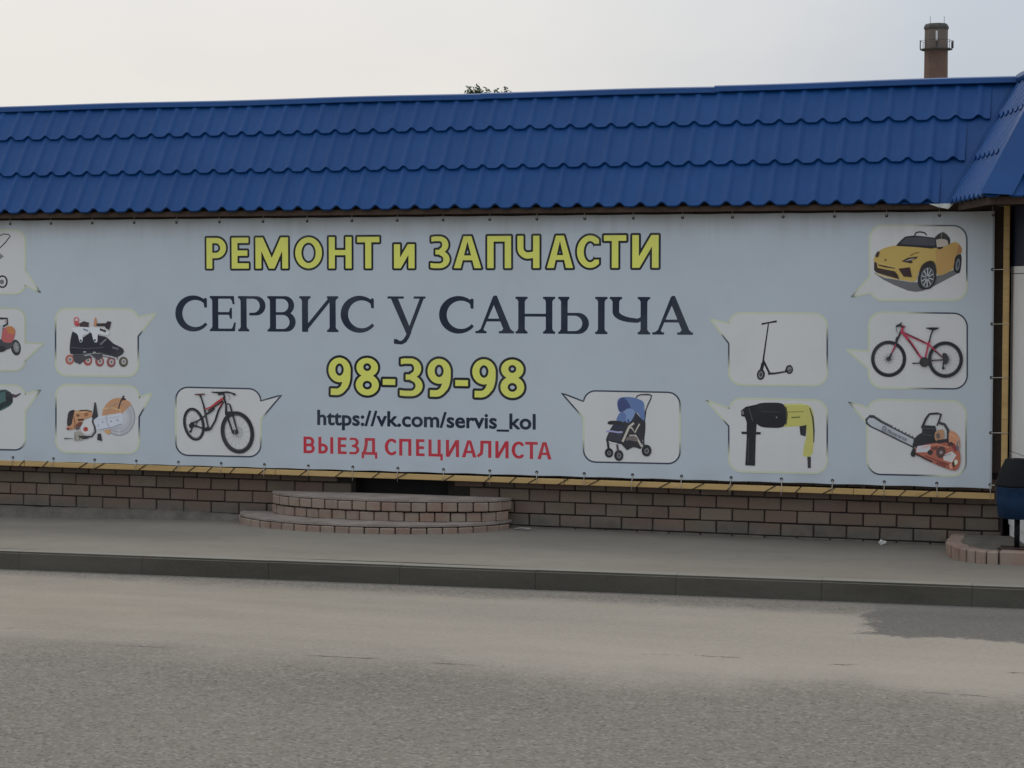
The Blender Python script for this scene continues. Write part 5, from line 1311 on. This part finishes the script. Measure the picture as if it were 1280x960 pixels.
# ------------------------------------------------------------------ brick platform by the kiosk
pf_ = thing('brick_platform', 'low brick edged platform with rounded corner under the litter bin', 'platform', (-0.9, -0.6, 0.1))
PZ = 0.226
edge_pts = [(-1.40, -0.09), (-1.41, -0.17)] + [(-1.05 - 0.36 * math.cos(R(a)) , -0.42 - 0.68 * math.sin(R(a))) for a in range(0, 91, 6)] + [(-0.6, -1.105), (2.4, -1.15)]
bm = bmesh.new()
ins = [(p[0] + (0.09 if i < 12 else 0.02), min(-0.09, p[1] + (0.09 if i > 6 else 0.0))) for i, p in enumerate(edge_pts)] + [(2.4, -0.09)]
lo = [bm.verts.new((x, y, 0.06)) for x, y in ins]; hi = [bm.verts.new((x, y, PZ - 0.008)) for x, y in ins]
bm.faces.new(hi); bm.faces.new(lo[::-1])
for i in range(len(ins)): bm.faces.new((lo[i], lo[(i + 1) % len(ins)], hi[(i + 1) % len(ins)], hi[i]))
bmesh.ops.recalc_face_normals(bm, faces=bm.faces[:])
obj('platform_top', bm, M['plinth'], pf_)
acc = [0]
for p, q in zip(edge_pts, edge_pts[1:]): acc.append(acc[-1] + math.hypot(q[0] - p[0], q[1] - p[1]))
def at_e(s):
    i = min(len(acc) - 2, max(0, int(np.searchsorted(acc, s)) - 1)); t = (s - acc[i]) / (acc[i + 1] - acc[i])
    return Vector((edge_pts[i][0] + (edge_pts[i + 1][0] - edge_pts[i][0]) * t, edge_pts[i][1] + (edge_pts[i + 1][1] - edge_pts[i][1]) * t, 0))
s = 0.0
curve_end = acc[-3]
while s < acc[-1] - 0.3:
    wid = 0.088 if s < curve_end else 0.262
    p, q = at_e(s + 0.006), at_e(s + wid - 0.006); x = (q - p).normalized(); n = Vector((-x.y, x.x, 0))
    m_ = Matrix((x, n, Vector((0, 0, 1)))).transposed().to_4x4(); m_.translation = p + n * random.uniform(-.008, .006)
    obj('brick', boxm(0, 0, 0.09, (q - p).length, 0.115, PZ - random.uniform(0, .006), 0.008, m_), M['stepbrick'], pf_); s += wid
rehang(pf_)

# ------------------------------------------------------------------ litter bin
bx0, by0 = -0.868, -0.93
bn = thing('litter_bin', 'dark blue litter bin with black hood on a post by the kiosk', 'litter bin', (bx0, by0, PZ))
bm = bmesh.new()
n = 28
prof = [(0.118, 0.452), (0.135, 0.46), (0.15, 0.58), (0.153, 0.675), (0.157, 0.683), (0.146, 0.683), (0.142, 0.58), (0.12, 0.47)]
lathe(bm, prof, n, (bx0, by0, 0))
for v in bm.verts:                      # pressed flutes
    a = math.atan2(v.co.y - by0, v.co.x - bx0); k_ = 1 + 0.012 * math.cos(14 * a)
    v.co.x = bx0 + (v.co.x - bx0) * k_; v.co.y = by0 + (v.co.y - by0) * k_
obj('body', bm, M['bin_blue'], bn, smooth=True)
bm = bmesh.new(); lathe(bm, [(0.15, 0.684), (0.16, 0.688), (0.158, 0.70), (0.125, 0.80), (0.092, 0.875), (0.085, 0.882), (0.01, 0.886)], n, (bx0, by0, 0))
obj('hood', bm, M['black_paint'], bn, smooth=True)
bm = bmesh.new(); tube(bm, [(bx0, by0, PZ + 0.008), (bx0, by0, 0.46)], 0.02, 10); obj('post', bm, M['black_paint'], bn, smooth=True)
obj('foot_bar', boxm(bx0 - 0.135, by0 - 0.06, PZ - 0.002, bx0 + 0.135, by0 - 0.028, PZ + 0.014, 0.002), M['rust'], bn)
obj('foot_bar', boxm(bx0 - 0.12, by0 + 0.05, PZ - 0.002, bx0 + 0.12, by0 + 0.08, PZ + 0.014, 0.002), M['rust'], bn)
obj('foot_plate', boxm(bx0 - 0.03, by0 - 0.027, PZ - 0.002, bx0 + 0.03, by0 + 0.049, PZ + 0.009, 0.002), M['rust'], bn)
rehang(bn)

# ------------------------------------------------------------------ small litter
def lump(name, c, r, mat, seed, sq=(1, 1, .6)):
    bm = bmesh.new(); bmesh.ops.create_icosphere(bm, subdivisions=2, radius=r); rr = random.Random(seed)
    for v in bm.verts:
        v.co *= 1 + rr.uniform(-.35, .35); v.co = Vector((v.co.x * sq[0], v.co.y * sq[1], v.co.z * sq[2]))
    zm = min(v.co.z for v in bm.verts)
    for v in bm.verts: v.co += Vector((c[0], c[1], c[2] - zm - 0.002))
    return obj(name, bm, mat)
cx, cy = -1.93, -0.14
tag(lump('paper_scrap', (cx, cy, paveZ(cx, cy)), 0.024, M['scrap'], 3, (1.1, .8, .8)), 'crumpled pale scrap lying against the foot of the brick wall', 'litter')
cx, cy = -5.17, -0.24
tag(lump('broken_slab_piece', (cx, cy, paveZ(cx, cy)), 0.05, M['stone'], 8, (1.9, 1.0, .45)), 'larger flat broken slab piece lying right beside the round steps', 'rubble', 'rubble beside the steps')
cx, cy = -4.83, -0.2
tag(lump('broken_slab_piece', (cx, cy, paveZ(cx, cy)), 0.03, M['stone'], 9, (2.2, 1.0, .4)), 'small thin stone chip farther right of the round steps', 'rubble', 'rubble beside the steps')

# ------------------------------------------------------------------ far brick chimney with mobile antennas
DCH = 260.0
def far_pt(px, py, D):
    d = ray(px, py); return CAM + d * (D / F_PX)
ct = far_pt(1170.5, 30, DCH); mpx = DCH / F_PX
chm = thing('brick_chimney', 'old brick factory chimney with antenna platform rising behind the blue roof', 'chimney', (ct[0], ct[1], -0.05))
def octo(prof, c):
    bm = bmesh.new(); rings = []
    for r_, z_ in prof: rings.append([bm.verts.new((c[0] + r_ * math.cos(R(45 * k + 14)), c[1] + r_ * math.sin(R(45 * k + 14)), z_)) for k in range(8)])
    for a, b in zip(rings, rings[1:]):
        for k in range(8): bm.faces.new((a[k], a[(k + 1) % 8], b[(k + 1) % 8], b[k]))
    bm.faces.new(rings[0][::-1]); bm.faces.new(rings[-1]); return bm
zT = ct[2]; zp = far_pt(1170, 61, DCH)[2]; zc1 = far_pt(1170, 36.5, DCH)[2]
obj('shaft', octo([(2.35, -0.05), (1.5, zp - 8), (1.44, zc1)], ct), M['chimney'], chm)
obj('crown', octo([(1.5, zc1 - 0.05), (1.56, zc1 + 0.15), (1.5, zT - 0.25), (1.32, zT)], ct), M['chimney_dark'], chm)
bm = octo([(2.02, zp - 0.14), (2.02, zp)], ct); obj('platform', bm, M['chimney_dark'], chm)
bm = bmesh.new(); hp_ = [(ct[0] + 2.0 * math.cos(R(45 * k + 14)), ct[1] + 2.0 * math.sin(R(45 * k + 14))) for k in range(8)]
for k in range(8):
    a, b = hp_[k], hp_[(k + 1) % 8]
    tube(bm, [(*a, zp), (*a, zp + 1.0)], 0.035, 5)
    tube(bm, [(*a, zp + 1.0), (*b, zp + 1.0)], 0.025, 5)
obj('railing', bm, M['chimney_dark'], chm)
tocam = Vector((CAM[0] - ct[0], CAM[1] - ct[1], 0)).normalized(); rgt = Vector((-tocam.y, tocam.x, 0))
rgt = rgt if rgt.x > 0 else -rgt
def antenna(name, dx, fwd, z0, z1, w, mat):
    p = Vector((ct[0], ct[1], 0)) + rgt * dx + tocam * fwd
    m_ = Matrix((rgt, -tocam, Vector((0, 0, 1)))).transposed().to_4x4(); m_.translation = p
    obj(name, boxm(-w / 2, -0.08, z0, w / 2, 0.08, z1, 0.01, m_), mat, chm)
zz = lambda y: far_pt(1170, y, DCH)[2]
antenna('antenna_panel', 0.05, 1.52, zz(52), zz(40), 0.24, M['pale_panel'])
antenna('antenna_mount', 0.05, 1.47, zp, zz(38), 0.12, M['chimney_dark'])
for dx, y0, y1 in ((1.9, 61, 53), (2.06, 61, 51.5), (-1.95, 61, 50.5)):
    antenna('antenna_panel', dx, 0.4, zz(y0), zz(y1), 0.14, M['chimney_dark'])
for dx in (-0.75, 0.95):
    bm = bmesh.new(); p = Vector((ct[0], ct[1], 0)) + rgt * dx; tube(bm, [(p.x, p.y, zT - 0.2), (p.x, p.y, zT + 0.95)], 0.03, 5); obj('lightning_rod', bm, M['chimney_dark'], chm)
rehang(chm)

# ------------------------------------------------------------------ two trees whose tips clear the ridge
def tree(tips, D, label):
    mid = sum(t[0] for t in tips) / len(tips)
    b = far_pt(mid, 351, D); base = Vector((b[0], b[1], -0.05))
    t = thing('tree', label, 'tree', base, 'trees behind the shop')
    rr = random.Random(int(mid)); bm = bmesh.new(); fork = base + Vector((0, 0, 3.2))
    tube(bm, [base, base + Vector((.05, 0, 1.6)), fork], [0.17, 0.14, 0.11], 8)
    lead = []
    for px, py in tips:
        e = far_pt(px, py, D); e = Vector((e[0] + 0, e[1] + rr.uniform(-.5, .5), e[2]))
        m1 = fork.lerp(e, .45) + Vector((rr.uniform(-.12, .12), rr.uniform(-.2, .2), 0)); 
        pts = [fork, m1, fork.lerp(e, .75) + Vector((rr.uniform(-.06, .06), 0, 0)), e]
        tube(bm, pts, [0.07, 0.045, 0.025, 0.008], 6); lead.append(pts)
        for q in range(14):
            f = rr.uniform(.1, .95); s_ = fork.lerp(e, f); ln_ = (1.05 - f) * 1.3; a = rr.uniform(0, 6.28)
            tip = s_ + Vector((math.cos(a) * ln_ * .6, math.sin(a) * ln_ * .6, ln_ * .5)); tube(bm, [s_, tip], [0.018, 0.005], 4); lead.append([s_, tip])
    obj('trunk', bm, M['bark'], t)
    V_, F_ = [], []
    for pts in lead:
        L = len(pts) - 1; long = L > 1
        for q in range(260 if long else 60):
            f = rr.random() ** .8; i = min(L - 1, int(f * L)); s_ = Vector(pts[i]).lerp(Vector(pts[i + 1]), f * L - i)
            sp_ = (.42 * (1 - f) + .07) if long else .16
            c = s_ + Vector((rr.gauss(0, sp_ * .6), rr.gauss(0, sp_), rr.gauss(0, sp_ * .6)))
            if long and c.z > pts[-1].z + .06: continue
            sz = rr.uniform(.035, .075)
            u = Vector((rr.gauss(0, 1), rr.gauss(0, 1), rr.gauss(0, 1))).normalized(); w = u.orthogonal().normalized()
            b_ = len(V_); V_ += [c - u * sz, c + w * sz * .5, c + u * sz, c - w * sz * .5]; F_.append((b_, b_ + 1, b_ + 2, b_ + 3))
    me = bpy.data.meshes.new('crown'); me.from_pydata([tuple(v) for v in V_], [], F_); me.materials.append(M['leaf'])
    o = bpy.data.objects.new('crown', me); COL.objects.link(o); o.parent = t
    rehang(t)
tree([(583.5, 113), (588.5, 108.5), (595, 106), (600.5, 112), (607.5, 110.5)], 62, 'wider dark green tree top with several tips above the ridge')
tree([(627.0, 111.5), (631.2, 107.5)], 64, 'narrow twin tipped tree top just right of the wider tree')
